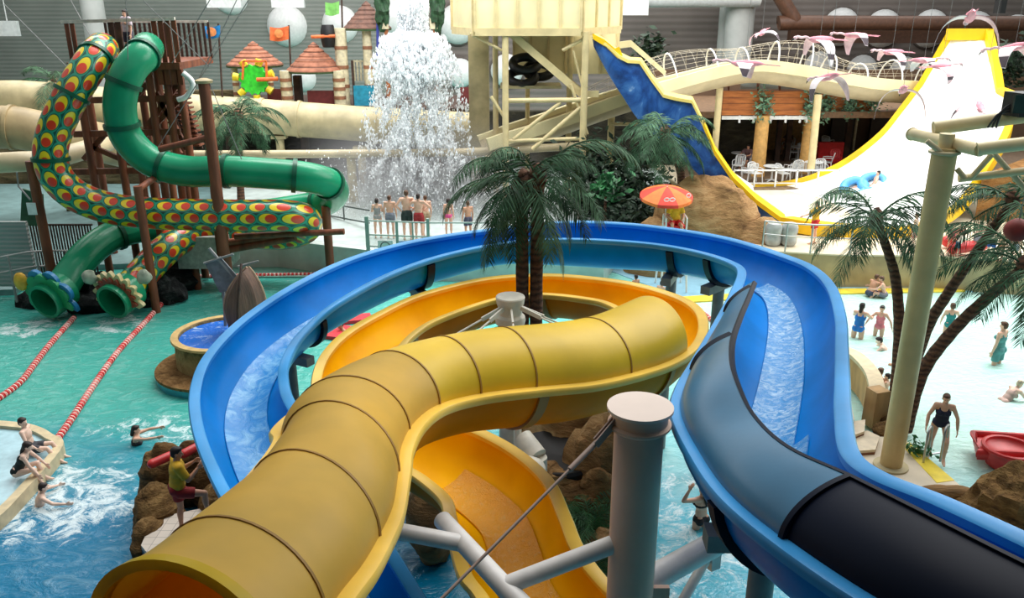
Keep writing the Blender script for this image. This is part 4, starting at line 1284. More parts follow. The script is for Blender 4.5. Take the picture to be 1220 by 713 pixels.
for px, Y, w_, m, lab in ((909, CAFEY-0.1, 0.34, TAN, 'tan orange column under the balcony ivy left of the cafe centre'), (966, CAFEY+.6, 0.32, TAN, 'tan orange column behind the cream pole at the cafe')):
    p = D(px, 140, Y); o = MB().lathe([(w_, FZ), (w_*0.92, zb2)], 16, (p.x, Y, 0)).build('cafe_column', m); tag(o, lab, 'column')
p0, p1 = D(966, 203, 39.0), D(975, 113, 39.6)
o = MB().cyl(p0, p1, 0.17).build('support_pole', BEIGE); tag(o, 'cream leaning pole in front of the cafe column', 'pole')
for i, px in enumerate((872, 928, 940, 1010)):
    o = MB().box((D(px, 160, 45).x, 45, (FZ+zb2)/2), (0.25, 0.25, zb2-FZ)).build('cafe_post', WOODD, None, 0); tag(o, 'dark timber post inside the cafe, number %d from the left' % (i+1) if False else ['dark post at the far left inside the cafe', 'dark post just right of the cafe column with ivy', 'dark post at the middle of the cafe interior', 'dark post at the right inside the cafe'][i], 'post')
IVY = mat('grey green ivy', (104, 138, 112), 0.7, 0.35, 9)
def leaf_cluster(c, r, n, size, seed):
    rnd = random.Random(seed); mb = MB(); c = V(c)
    for i in range(n):
        d = V((rnd.gauss(0, .5), rnd.gauss(0, .5), rnd.gauss(0, .5)))
        p = c+V((d.x*r[0], d.y*r[1], d.z*r[2]))
        a = V((rnd.uniform(-1, 1), rnd.uniform(-1, 1), rnd.uniform(-.6, .6))).normalized()
        b = a.cross(V((rnd.uniform(-1, 1), rnd.uniform(-1, 1), rnd.uniform(-1, 1)))).normalized()
        s = size*rnd.uniform(.6, 1.3)
        mb.add([p-a*s, p+b*s*.45, p+a*s, p-b*s*.45], [(0, 1, 2, 3)])
    return mb
for i, (px, py, Y, rx, rz, lab) in enumerate(((910, 126, CAFEY-.3, .5, .8, 'ivy hanging over the balcony front above the left tan column'), (967, 126, CAFEY-.3, .4, .8, 'ivy hanging over the balcony front above the cream pole'), (985, 128, CAFEY+.6, .35, .6, 'ivy at the left end of the short right balcony front'), (1013, 127, CAFEY+.6, .35, .6, 'ivy on the right balcony front'), (1042, 118, CAFEY+.6, .6, .7, 'ivy at the far right end of the balcony beside the ramp'))):
    o = leaf_cluster(D(px, py, Y), (rx, .25, rz), 240, 0.12, i).build('ivy', IVY, None, 0); tag(o, lab, 'ivy')
# cafe front rail
cr = thing('cafe_railing', 'white railing with bluish panels in front of the cafe tables', 'railing', down(D(930, 210, 38.2), FZ))
zr0, zr1 = D(930, 221, 38.2).z, D(930, 203, 38.2).z
xl, xr = D(874, 210, 38.2).x, D(1000, 210, 38.2).x
zr0 = max(zr0, FZ)
MB().beam(V((xl, 38.2, zr1)), V((xr, 38.2, zr1)), 0.07).build('rail', WHITEP, cr, 0)
MB().beam(V((xl, 38.2, zr0+.1)), V((xr, 38.2, zr0+.1)), 0.05).build('rail', WHITEP, cr, 0)
for i in range(6):
    x = xl+(xr-xl)*i/5
    MB().beam(V((x, 38.2, FZ)), V((x, 38.2, zr1)), 0.07).build('post', WHITEP, cr, 0)
# plastic chairs and tables
PLW = mat('white plastic', (226, 228, 228), 0.35, 0.03)
def make_chair():
    t = thing('plastic_chair', 'white plastic chair', 'chair')
    MB().box((0, 0, 0.43), (0.48, 0.46, 0.04)).build('seat', PLW, t, 0)
    mb = MB()
    for i in range(5):
        x = -0.2+0.1*i; mb.beam(V((x, -0.22, 0.45)), V((x*1.02, -0.32, 0.84)), 0.06, 0.025)
    mb.tube(vspline([V((-0.24, -0.22, .45)), V((-0.24, -0.3, .76)), V((-.15, -.33, .88)), V((.15, -.33, .88)), V((0.24, -0.3, .76)), V((0.24, -0.22, .45))], 4), 0.025, 6)
    mb.build('backrest', PLW, t, 30)
    for sx in (-1, 1):
        MB().tube([V((sx*.25, -.27, .66)), V((sx*.28, 0, .66)), V((sx*.26, .2, .64)), V((sx*.25, .23, .44))], 0.022, 6).build('arm', PLW, t)
        for sy in (-1, 1): MB().beam(V((sx*.22, sy*.2, .44)), V((sx*.26, sy*.24, 0)), 0.04).build('leg', PLW, t, 0)
    return t
def make_table():
    t = thing('cafe_table', 'white round table', 'table')
    MB().lathe([(0.42, 0.70), (0.44, 0.72), (0.43, 0.74)], 22).build('tabletop', PLW, t, 30)
    MB().lathe([(0.06, 0.05), (0.045, 0.4), (0.07, 0.70)], 10).build('pedestal', PLW, t)
    mb = MB()
    for k_ in range(4): mb.cap(V((0, 0, .08)), V((.34*math.cos(k_*PI/2+.7), .34*math.sin(k_*PI/2+.7), .02)), .04, .025, 8)
    mb.build('foot', PLW, t)
    return t
ch0, tb0 = make_chair(), make_table()
chairs = [(879, 207, 2.6, 'white chair at the left end behind the cafe rail'), (892, 216, 0.4, 'white chair left of the front round table behind the rail'), (899, 217, 3.6, 'white chair behind the front left table'), (932, 217, -1.2, 'white chair right of the front round table behind the rail'), (941, 212, 0.6, 'white chair near the rail before the cream pole'), (946, 214, 2.2, 'white chair tilted in front of the cream pole foot'), (957, 214, -0.5, 'white chair right of the cream pole foot behind the rail'), (977, 213, 3.0, 'white chair under the palm tip at the cafe right'), (984, 203, 1.2, 'white chair in front of the red chair'), (884, 186, 1.6, 'white chair at the table left of the tan column'), (900, 186, -1.5, 'white chair close against the left tan column'), (944, 190, 1.5, 'white chair left of the centre cafe table'), (957, 191, -1.5, 'white chair right of the centre cafe table'), (977, 184, 0.5, 'white chair behind the cream pole on its right'), (985, 180, -0.8, 'white chair left of the red chair')]
for i, (px, py, rz, lab) in enumerate(chairs):
    p = at(px, py, FZ)
    if p.y < 38.9: p = V((p.x*39.0/p.y, 39.0+0.3*(i % 3), FZ))
    if i == 0: ch0.location = p; ch0.rotation_euler.z = rz; ch0['label'] = lab; ch0['group'] = 'white plastic chairs in the cafe'
    else: copy_tree(ch0, p, rz, lab, 'white plastic chairs in the cafe')
RED = mat('red plastic', (206, 34, 38), 0.4, 0.06)
def recolour(root, m):
    for c_ in root.children:
        if c_.type == 'MESH': c_.data = c_.data.copy(); c_.data.materials[0] = m
rc = copy_tree(ch0, at(994, 200, FZ), 2.9, 'red chair at the right end of the cafe', 'red chair'); recolour(rc, RED); del rc['group']
o = MB().box(at(993, 197, FZ)+V((0, 0.7, .55)), (1.3, 0.25, 1.1)).build('red_counter', RED, None, 0); tag(o, 'red box counter behind the red cafe chair', 'counter')
tabs = [(919, 216, 'white round table in the front behind the cafe rail'), (892, 187, 'white round table between chairs left of the tan column'), (950, 191, 'white round table at the centre of the cafe'), (968, 211, 'white round table beside the cream pole foot'), (880, 199, 'white round table at the far left of the cafe')]
for i, (px, py, lab) in enumerate(tabs):
    p = at(px, py, FZ)
    if p.y < 38.9: p = V((p.x*39.1/p.y, 39.1, FZ))
    if i == 0: tb0.location = p; tb0['label'] = lab; tb0['group'] = 'white round cafe tables'
    else: copy_tree(tb0, p, 0, lab, 'white round cafe tables')

# ================================================================== FLAMINGO KITES
PINK = mat('pale pink kite cloth', (240, 190, 196), 0.7, 0.12, 4)
DPINK = mat('pink kite cloth', (232, 150, 164), 0.7, 0.12, 4)
WCLO = mat('whitish wing cloth', (238, 224, 226), 0.7, 0.08, 4)
WIRE = mat('thin wire', (120, 120, 118), 0.5)
def flamingo(px, py, Y, span, rz, label, droop=1.0, tilt=0.0):
    nose = -.22 if abs(math.cos(rz)) > .75 else 0.0
    c = D(px, py, Y)
    span *= 1.15
    t = thing('flamingo_kite', label, 'flamingo ornament', c, 'flamingo kites hanging from the roof')
    M = Matrix.Rotation(rz, 3, 'Z') @ Matrix.Rotation(nose, 3, 'X') @ Matrix.Rotation(tilt, 3, 'Y')
    T = lambda p: c+M @ V(p)
    s = span
    b = MB()
    b.tube([T(q) for q in ((0, -.42*s, 0), (0, -.3*s, 0.01*s), (0, -.05*s, 0), (0, .18*s, 0), (0, .3*s, .02*s))], [.01*s, .05*s, .085*s, .07*s, .03*s], 10)
    b.build('body', DPINK, t, 50)
    MB().tube(vspline([T(q) for q in ((0, .26*s, .01*s), (0, .4*s, .06*s), (0, .52*s, .05*s), (0, .62*s, .07*s), (0, .68*s, .04*s))], 4), [.028*s]*13+[.034*s]*4, 8).build('neck', PINK, t)
    MB().ell(T((0, .69*s, .04*s)), .045*s, 10, 6).build('head', PINK, t)
    MB().cap(T((0, .72*s, .03*s)), T((0, .78*s, -.03*s)), .02*s, .008*s, 8).build('beak', BLACK, t)
    for sx in (-1, 1):
        rows = []
        for i in range(9):
            q = i/8
            x = .5*s*math.sin(q*1.45)*1.0
            z = (.10*math.sin(q*PI*.6)-.62*q*q*droop)*s
            w_ = .36*s*(1-q**2*.85)
            rows.append([T((sx*x, w_*.55-.05*s*q, z)), T((sx*x*1.0, -w_*.5-.08*s*q, z-.02*s)), T((sx*x, -w_*.5-.08*s*q, z-.035*s)), T((sx*x, w_*.55-.05*s*q, z-.012*s))])
        mb = MB().grid(rows, True)
        wing = mb.build('wing', WCLO if sx < 0 else PINK, t, 50)
        tip = MB().grid([[p.copy()+V((0, 0, .004)) for p in [r[0]+(r[1]-r[0])*0.0, r[1]]] for r in rows[6:]])
        tip.build('wing_tip', mat('dark wing tip', (84, 70, 78), 0.7), wing, 50)
        MB().tube([T((sx*.03*s, -.35*s, 0)), T((sx*.04*s, -.75*s, -.03*s))], .01*s, 5).build('leg', DPINK, t)
    MB().tube([c, V((c.x, c.y, c.z+9))], 0.006, 4).build('wire', WIRE, t)
    return t
fl = [(908, 39, 30, .9, 2.6, 'small flamingo kite left of the row near the grey column', .7, .2), (977, 47, 29, 1.25, 1.9, 'pink flamingo kite flying left above the netted flume', .9, -.2), (1018, 42, 30, 1.05, 1.7, 'pink flamingo kite with trailing legs below the brown beam', .8, .3),
      (888, 76, 29, 1.3, 1.2, 'pale flamingo kite with white wing above the cafe balcony left end', .6, .1), (986, 92, 25, 1.1, .3, 'white winged flamingo kite in front of the cafe balcony', 1.0, 0), (1063, 62, 30, 1.1, 1.9, 'pink flamingo kite left of the ramp top over the white domes', .7, -.2),
      (1101, 72, 28, 1.0, -1.5, 'flamingo kite at the left edge of the white ramp', .5, -.2), (1122, 79, 27, 1.0, -1.2, 'flamingo kite in front of the white ramp upper face', .6, .3), (1076, 107, 24, 1.15, -.35, 'big winged flamingo kite at the lower left ramp edge', 1.15, 0),
      (1156, 20, 23, 1.35, -.4, 'largest flamingo kite hanging over the ramp top', 1.1, 0), (1209, 56, 25, 1.2, .5, 'flamingo kite cut by the right edge beside the ramp top', .8, 0), (1168, 128, 25, 1.15, 2.8, 'flamingo kite low before the white ramp above the truss', .7, -.1)]
for a in fl: flamingo(*a)
# ================================================================== PALMS AND SHRUBS
FROND = mat('dark palm leaf', (38, 70, 46), 0.7, 0.35, 5, spec=.2)
FRONDL = mat('lighter palm leaf', (70, 100, 74), 0.7, 0.35, 5, spec=.2)  # lighter leaf green used on alternate frond shapes
RACH = mat('palm rib', (70, 80, 56), 0.6, 0.2)
def bark_material():
    t = NT('ringed palm bark')
    co = t.coords(); sep = t.n('ShaderNodeSeparateXYZ'); t.l(co, sep.inputs[0])
    n = t.noise(co, 6, 5, 0.6)
    z = t.math('ADD', t.math('MULTIPLY', sep.outputs[2], 8.0), t.math('MULTIPLY', n, 1.5))
    c = t.mix(t.math('PINGPONG', z, 0.5), rgb((66, 42, 32)), rgb((150, 106, 78)))
    t.col(c); t.bump(t.math('ADD', t.math('PINGPONG', z, 0.5), n), 0.9, 0.05); t.set(0.9); return t.m
BARK = bark_material()
def frond_mesh(L, rise, drop, nl, leafL, seed, droopl=0.38):
    "one feather leaf growing along +x from the origin, arching and hanging"
    rnd = random.Random(seed)
    pts = []
    n = 14
    for i in range(n+1):
        q = i/n
        a = rise-(rise+drop)*(q**1.15)
        pts.append(a)
    P_ = [V((0, 0, 0))]
    for i in range(n): P_.append(P_[-1]+V((math.cos(pts[i]), 0.0, math.sin(pts[i])))*(L/n))
    mb = MB(); mb.tube(P_, [0.03*(1-0.85*i/n)*(L/2.5) for i in range(n+1)], 5)
    for i in range(nl):
        q = 0.10+0.90*(i+0.5)/nl
        f_ = q*n; k = min(n-1, int(f_)); fr = f_-k
        p = P_[k].lerp(P_[k+1], fr); d = (P_[k+1]-P_[k]).normalized()
        ll = leafL*(0.45+0.75*math.sin(PI*min(1, q*0.9+0.12)))*rnd.uniform(.8, 1.15)
        for s in (-1, 1):
            out = (V((0, s, 0))*rnd.uniform(.55, .9)+d*rnd.uniform(.45, .8)+V((0, 0, -droopl*rnd.uniform(.5, 1.3)))).normalized()
            mid = p+out*ll*0.5
            end = mid+(out+V((0, 0, -0.65*droopl))).normalized()*ll*0.5
            wv = d*0.017*(L/2.5)*1.3
            mb.add([p-wv*.5, p+wv*.5, mid+wv, mid-wv, end], [(0, 1, 2, 3), (3, 2, 4)])
    return mb
FR = {}
def fronds(key, L, leafL):
    if key not in FR:
        vs = []
        for i, (rise, drop) in enumerate(((0.95, 1.05), (0.6, 1.25), (0.25, 1.4), (-0.2, 1.5), (-0.7, 1.52))):
            me = frond_mesh(L*(1.0-0.05*i), rise, drop, 46, leafL, i+3).mesh('frond', 0)
            me.materials.append(FROND if i % 2 else FRONDL); vs.append(me)
        FR[key] = vs
    return FR[key]
def palm(base, path, r0, r1, L, leafL, n, label, seed, key, cone=1.0, mixw=(5, 6, 7, 6, 5), squash=1.0):
    rnd = random.Random(seed)
    t = thing('palm_tree', label, 'palm tree', base)
    pts = vspline(path, 6); k = len(pts)
    rr_ = [(r0+(r1-r0)*i/(k-1))*(1+0.07*(i % 2)) for i in range(k)]
    MB().tube(pts, rr_, 12).build('trunk', BARK, t)
    top = pts[-1]
    MB().blob(top+V((0, 0, .02)), (r1*1.7, r1*1.7, r1*2.6), seed, .3, 4, 14, 10).build('crown_heart', BARK, t)
    vs = fronds(key, L, leafL)
    total = sum(mixw); a = rnd.uniform(0, 6)
    for i, cnt in enumerate(mixw):
        for j in range(max(1, round(cnt*n/total))):
            a += 2.399+rnd.uniform(-.25, .25)
            o = bpy.data.objects.new('frond', vs[i]); COL.objects.link(o)
            o.parent = t; o.matrix_parent_inverse = Matrix.Translation(-V(t.location))
            o.location = top+V((math.cos(a)*r1*.8, math.sin(a)*r1*.8, 0.1-0.04*i))
            sc = rnd.uniform(.85, 1.12)
            o.scale = (sc, sc, sc*squash); o.rotation_euler = (rnd.uniform(-.25, .25), rnd.uniform(-.12, .12), a)
    return t
# main twin palm in the yellow loop
for i, (px0, px1, lab, sd, n) in enumerate(((624, 622, 'left trunk of the twin palms growing inside the yellow loop', 3, 15), (637, 641, 'right trunk of the twin palms growing inside the yellow loop', 8, 18))):
    b = V((D(px0, 380, 14).x, 14.0+0.1*i, 0.2)); tp = D(px1, 222-8*i, 14.1)
    palm(b, [b, b.lerp(tp, .35)+V((.02, 0, 0)), b.lerp(tp, .7), tp], .13, .10, 1.75, .42, n, lab.replace('left trunk of the twin palms', 'left palm of the twin pair').replace('right trunk of the twin palms', 'right palm of the twin pair'), sd, 'main', mixw=(4, 5, 6, 7, 7), squash=1.1)
# island rock on which they stand
o = MB().blob((D(630, 380, 14).x, 14.0, 0), (1.2, 1.2, .55), 4, .25, 1.2, 28, 16, None, .1).build('island_rock', SAND, None, 30); tag(o, 'sandstone rock at the foot of the twin palms', 'rock')
# right-hand palms
def gp(px, py, z=.3): return at(px, py, z)
b = D(1069, 470, 17.6); b.z = 0.1
palm(b, [b, D(1071, 405, 17.8), D(1068, 340, 18.2), D(1058, 300, 18.4), D(1043, 262, 18.5)], .13, .09, 2.1, .5, 17, 'palm with dark drooping crown left of the big cream column', 21, 'right', mixw=(5, 6, 8, 6, 3))
b = D(1086, 470, 17.0); b.z = 0.1
palm(b, [b, D(1098, 446, 17.0), D(1135, 395, 16.8), D(1180, 352, 16.5), D(1222, 318, 16.3)], .15, .10, 2.1, .5, 16, 'lower leaning palm whose trunk slants to the right edge', 33, 'right', mixw=(4, 5, 7, 7, 6))
b = D(1083, 440, 18.6); b.z = 0.1
palm(b, [b, D(1103, 395, 18.4), D(1128, 352, 18.2), D(1160, 305, 18.0), D(1206, 240, 17.9)], .14, .09, 2.1, .5, 15, 'upper leaning palm behind the cream column with crown below the truss', 47, 'right', mixw=(4, 7, 8, 5, 3))
b = D(812, 250, 30.5); b.z = .1
palm(b, [b, D(812, 222, 30.5), D(806, 190, 30.3), D(793, 160, 30.2)], .16, .12, 2.3, .55, 24, 'palm in front of the blue chute beside the boulder', 52, 'mid', mixw=(4, 6, 8, 7, 5))
b = D(284, 230, 34); b.z = .2
palm(b, [b, D(285, 190, 34), D(284, 140, 34)], .16, .12, 2.3, .55, 24, 'palm behind the tall timber post right of the tower', 61, 'mid', mixw=(4, 6, 8, 7, 5))
b = D(66, 150, 38); b.z = .2
palm(b, [b, D(66, 100, 38)], .16, .12, 1.7, .5, 12, 'small dark palm behind the scaly tube at upper left', 66, 'mid')
# shrubs
SHRUB = mat('dark shrub leaf', (28, 48, 30), 0.6, 0.4, 4)
SHRUBL = mat('fresh shrub leaf', (50, 110, 66), 0.5, 0.3, 4)
for i, (px, py, Y, r, m, n, s, lab) in enumerate(((722, 240, 33.5, (2.0, 1.2, 1.5), SHRUB, 1500, .17, 'dark shrub left of the orange umbrella behind the blue flume'), (755, 225, 34, (1.5, 1.2, 1.9), SHRUB, 1300, .17, 'dark shrub below the middle palm next to the boulder'), (762, 262, 31.5, (1.4, .8, .9), SHRUB, 900, .15, 'low dark shrub at the foot of the umbrella'), (705, 208, 35, (1.2, 1, 1.4), SHRUB, 900, .17, 'dark shrub behind the twin palm crown right side'), (722, 222, 32.3, (.6, .4, .55), SHRUBL, 160, .2, 'fresh green broad leaf plant among the dark shrubs'))):
    p = D(px, py, Y)
    t = thing('shrub', lab, 'shrub', (p.x, p.y, 0))
    leaf_cluster(p, r, n, s, i+40).build('foliage', m, t, 0)
    MB().cyl(V((p.x, p.y, 0)), p, .08, .04, 8).build('stem', BARK, t)
o = leaf_cluster(D(776, 58, 43), (.7, .5, .7), 300, .2, 71).build('shrub', SHRUB, None, 0); tag(o, 'small plant on the ledge behind the stair parapet', 'plant')
o = leaf_cluster(D(1205, 80, 42), (.9, .5, 1.1), 400, .2, 72).build('shrub', SHRUB, None, 0); tag(o, 'dark plant behind the right end of the ramp top', 'plant')

# ================================================================== BOULDER, UMBRELLA, GUARD CHAIR
bl = MB().blob(V((7.2, 30.2, 0.2)), (2.1, 1.4, 3.3), 12, .18, .45, 44, 30, None, .05)
o = bl.build('boulder', SAND, None, 30); tag(o, 'large sandstone boulder under the blue chute behind the blue flume', 'boulder')
o = MB().blob(V((8.9, 29.3, 0.1)), (1.5, .9, 1.9), 19, .2, .5, 34, 22, None, .05).build('boulder', SAND, None, 30); tag(o, 'lower sandstone boulder right of the large one below the yellow ramp edge', 'boulder')
o = MB().blob(V((5.2, 29.6, 0.1)), (1.3, 1.0, 1.9), 15, .25, .6, 34, 22).build('boulder', SAND, None, 30); tag(o, 'smaller sandstone boulder behind the umbrella pole', 'boulder')
ub = D(795, 222, 27.6)
um = thing('parasol', 'orange and red parasol over the lifeguard chair by the boulder', 'parasol', down(D(794, 270, 27.6)))
ORA, RDO = mat('orange parasol cloth', (242, 120, 50), 0.7, 0.06), mat('red parasol cloth', (222, 62, 44), 0.7, 0.06)
R0 = .88; tlt = Matrix.Rotation(R_(10), 3, 'X')
for i in range(8):
    a0, a1 = 2*PI*i/8+.3, 2*PI*(i+1)/8+.3; rows = []
    for j in range(6):
        q = j/5; r_ = R0*q; z = -.34*q**1.6
        rows.append([ub+tlt @ V((r_*math.cos(a0+(a1-a0)*k/4), r_*math.sin(a0+(a1-a0)*k/4), z+.05*q*math.sin(PI*k/4)*.3)) for k in range(5)])
    for k in range(5): pass
    rows.append([p+V((0, 0, -.1)) for p in rows[-1]])
    MB().grid(rows).build('canopy_panel', ORA if i % 2 == 0 else RDO, um, 40, 'orange canopy panel' if i % 2 == 0 else 'red canopy panel')
MB().cyl(down(ub, .05), ub, .025, n=8).build('pole', WHITEP, um)
# pale double-ring mark on the front canopy panels
for dx in (-.09, .09):
    c = ub+V((dx-.05, -.80, -.27))
    MB().tube([c+V((.085*math.cos(a), -.02-.03*math.sin(a), .06*math.sin(a))) for a in [2*PI*k/16 for k in range(16)]], .016, 6, closed=True).build('canopy_mark', WHITEP, um)
c = ub+V((.62, -.5, -.2))
MB().tube([c+V((.07*math.cos(a), -.03, .06*math.sin(a))) for a in [2*PI*k/16 for k in range(16)]], .016, 6, closed=True).build('canopy_mark', WHITEP, um)
gc = thing('lifeguard_chair', 'white tubular lifeguard chair with red seat under the parasol', 'chair', down(D(804, 290, 27.3)))
s0 = D(804, 268, 27.3)
MB().box(s0+V((0, 0, -.02)), (.62, .5, .08)).build('seat', RED, gc, 0)
for sx in (-1, 1):
    x = s0.x+sx*.34
    MB().tube(vspline([V((x, 27.05, s0.z-.3)), V((x, 27.05, s0.z+.2)), V((x, 27.1, s0.z+.28)), V((x, 27.55, s0.z+.3)), V((x, 27.6, s0.z+.2)), V((x, 27.6, s0.z-.3))], 4), .03, 8).build('arm', WHITEP, gc)
    for y in (27.0, 27.65): MB().cyl(V((x*1.0+sx*.1, y+(-.2 if y < 27.3 else .2), .05)), V((x, y, s0.z-.28)), .035, n=8).build('leg', WHITEP, gc)
MB().beam(V((s0.x-.36, 27.05, s0.z-.25)), V((s0.x+.36, 27.05, s0.z-.25)), .05).build('bar', WHITEP, gc)

# ================================================================== RIGHT POOL FURNITURE
# railing and pale drums before the ramp
t = thing('pool_railing', 'thin steel railing on the sand coloured platform before the ramp', 'railing', at(985, 300, 1.2))
ra = [at(908, 297, 1.2), at(935, 300, 1.2), at(965, 302, 1.2), at(1012, 303, 1.2), at(1055, 304, 1.2)]
for a in ra: MB().cyl(a, a+V((0, 0, 1.0)), .03, n=8).build('post', STEEL, t)
MB().tube([a+V((0, 0, 1.0)) for a in ra], .03, 8).build('rail', STEEL, t)
MB().tube([a+V((0, 0, .55)) for a in ra], .02, 8).build('rail', STEEL, t)
CLEAR = mat('silvery grey film', (178, 182, 180), 0.25, 0.12, 3)
for px, lab in ((924, 'left silvery drum behind the steel railing'), (943, 'right silvery drum beside the standing lifeguard')):
    p = at(px, 296, 1.2); p.y += .4
    o = MB().lathe([(.2, 0), (.27, .08), (.29, .25), (.25, .38), (.29, .5), (.29, .68), (.22, .8), (.08, .84)], 20, p).build('drum', CLEAR); tag(o, lab, 'drum', 'silvery drums by the railing')
# curved timber-look wall with steps
TWALL = mat('tan plank wall', (190, 150, 98), 0.6, 0.14, 2.5, 0.2, stretch=(1, 1, .3))
TCAP = mat('pale coping', (214, 196, 160), 0.6, 0.06)
t = thing('curved_wall', 'curved tan pool wall with pale coping right of the blue flume', 'low wall', at(1010, 470, .3))
cw = vspline([at(960, 440, .1), at(1003, 452, .1), at(1020, 463, .1), at(1034, 482, .1), at(1040, 505, .1)], 5)
o_, i_ = [], []
for i, p in enumerate(cw):
    d = cw[min(i+1, len(cw)-1)]-cw[max(0, i-1)]; n = V((-d.y, d.x, 0)).normalized()*.14
    o_.append(p+n); i_.append(p-n)
hh = V((0, 0, .75))
MB().grid([[a, a+hh, b+hh, b] for a, b in zip(o_, i_)], True).build('wall_body', TWALL, t, 30)
MB().grid([[a+hh+(a-b)*.12, a+hh*1.12+(a-b)*.12, b+hh*1.12+(b-a)*.12, b+hh+(b-a)*.12] for a, b in zip(o_, i_)], True).build('coping', TCAP, t, 30)
p = cw[-1]; MB().box(p+V((0, .0, .43)), (.36, .36, .9), .3).build('end_pier', TWALL, t, 0)
STEP = mat('pale step tile', (214, 198, 170), 0.4, 0.05); STEPR = mat('brown step riser', (128, 78, 44), 0.5, 0.15)
for i, (poly, z, lab) in enumerate((([(985, 470), (1012, 470), (1018, 500), (1003, 520), (985, 520)], .62, 'upper pale landing inside the curved wall'), ([(998, 505), (1031, 500), (1030, 514), (1004, 524), (996, 520)], .5, 'middle pale step below the landing'), ([(1008, 522), (1033, 513), (1048, 520), (1043, 536), (1015, 538)], .4, 'lowest pale step at the deck'))):
    t = thing('pool_step', lab, 'step', at(poly[0][0], poly[0][1], .28))
    q = [at(x, y, z) for x, y in poly]
    MB().prism(q, .2, z-.06).build('riser', STEPR, t, 0)
    MB().prism(q, z-.06, z).build('tread', STEP, t, 0)
o = MB().lathe([(.05, 0), (.03, .12), (.06, .16), (.03, .2), (.02, .3)], 10, at(1009, 496, .62)).build('tap', BLACK); tag(o, 'small black tap on the upper landing', 'tap')
o = MB().blob(at(1055, 506, .1), (.26, .26, .3), 31, .35, 2.2, 24, 16, None, .15).build('rock', BROWNROCK, None, 30); tag(o, 'brown rock at the foot of the curved wall', 'rock')
o = MB().blob(at(1058, 520, .2), (.25, .3, .3), 33, .35, 2.2, 24, 16, None, .15).build('rock', BROWNROCK, None, 30); tag(o, 'small brown rock left of the big cream column foot', 'rock')
o = MB().blob(at(1196, 628, .2)+V((.35, .1, .1)), (1.0, .75, .95), 37, .25, 1.6, 44, 30, None, .16).build('rock', BROWNROCK, None, 30); tag(o, 'big wrinkled brown rock at the right edge by the red float', 'rock')
t = at(1126, 597, .28)
o = MB().tube(vspline([t+V((-.55, .05, .12)), t+V((-.2, .02, .16)), t+V((.2, 0, .15)), t+V((.5, -.06, .13))], 4), [.09, .12, .14, .15, .16, .16, .15, .16, .17, .17, .16, .14, .12], 12).build('log', mat('brown log', (124, 92, 52), .8, .25, 5, .6, stretch=(.4, 2, 2))); tag(o, 'short brown log on the deck left of the big brown rock', 'log')
# pool ladder
t = thing('pool_ladder', 'steel pool ladder handrails at the deck edge by the woman', 'ladder', at(1118, 545, .28))
for dx, lab in ((0, 0), (19, 0)):
    a = at(1100+dx*1.05, 552-dx*.1, .28)
    MB().tube(vspline([a, a+V((0, .02, .55)), a+V((.05, .1, .72)), a+V((.18, .25, .72)), a+V((.24, .33, .5)), a+V((.25, .35, -.05))], 5), .024, 10).build('handrail', STEEL, t)
for k_ in range(2): MB().cyl(at(1105, 552, -.02-.02*k_)+V((.22, .33, .02)), at(1125, 549, -.02)+V((.22, .33, .02)), .025, n=8).build('rung', STEEL, t)
# plants by the woman
o = leaf_cluster(at(1092, 535, .4), (.3, .2, .2), 130, .07, 81).build('potted_plant', SHRUBL, None, 0); tag(o, 'small green plant on the deck edge left of the pool ladder', 'plant')
# red inflatable float
REDF = mat('red inflatable vinyl', (204, 48, 48), 0.4, 0.1, 3)
t = thing('inflatable_float', 'red inflatable float with round basket at the right edge', 'inflatable', at(1190, 560, 0))
fc = at(1198, 556, .0)
MB().lathe([(.30, .0), (.40, .05), (.46, .25), (.50, .42), (.46, .44), (.40, .38), (.1, .34)], 28, fc).build('basket', REDF, t, 50)
MB().tube([fc+V((.49*math.cos(a), .49*math.sin(a), .44)) for a in [2*PI*j/28 for j in range(28)]], .05, 8, closed=True).build('basket_rim', REDF, t)
q = [at(1160, 518, .35), at(1228, 522, .35), at(1240, 545, .4), at(1165, 540, .3)]
MB().slab([p for p in q], .16).build('pillow', REDF, t, 0)
MB().tube([q[0], q[1], q[2], q[3]], .1, 10, closed=True).build('pillow_edge', REDF, t)
o = MB().blob(D(1212, 274, 15.5), .22, 3, .1, 2, 20, 14).build('red_ball', mat('dull dark red', (116, 30, 24), .7, .1)); tag(o, 'dark red ball hanging before the leaning palm crown at right', 'ball')
MB().tube([D(1212, 274, 15.5)+V((0, 0, .2)), D(1212, 274, 15.5)+V((0, 0, 8))], .01, 5).build('cord', WIRE, o)
# red raft and low furniture among the crowd
for i, (px, py, w_, lab) in enumerate(((1144, 300, 1.1, 'long red raft lying before the crowd at right'), (1126, 291, .5, 'red raft end beside the cream column before the crowd'))):
    p = at(px+8, py+4, 1.2); p.z = 1.45
    o = MB().cap(p-V((w_/2, .1, 0)), p+V((w_/2, .1, .1)), .2, .2, 14).build('raft', REDF); tag(o, lab, 'raft')
# blue raft on the ramp
BLU = mat('light blue vinyl', (80, 160, 214), 0.35, .06)
t = thing('blue_raft', 'light blue double ring raft riding on the white ramp', 'raft', D(1028, 222, 36.6))
for px, py, rr_ in ((1018, 224, .46), (1040, 219, .48)):
    c = D(px, py, 36.6)
    MB().tube([c+V((rr_*math.cos(a), rr_*.8*math.sin(a), .25*math.sin(a)+.1*math.cos(a))) for a in [2*PI*j/26 for j in range(26)]], .19, 12, closed=True).build('ring', BLU, t)

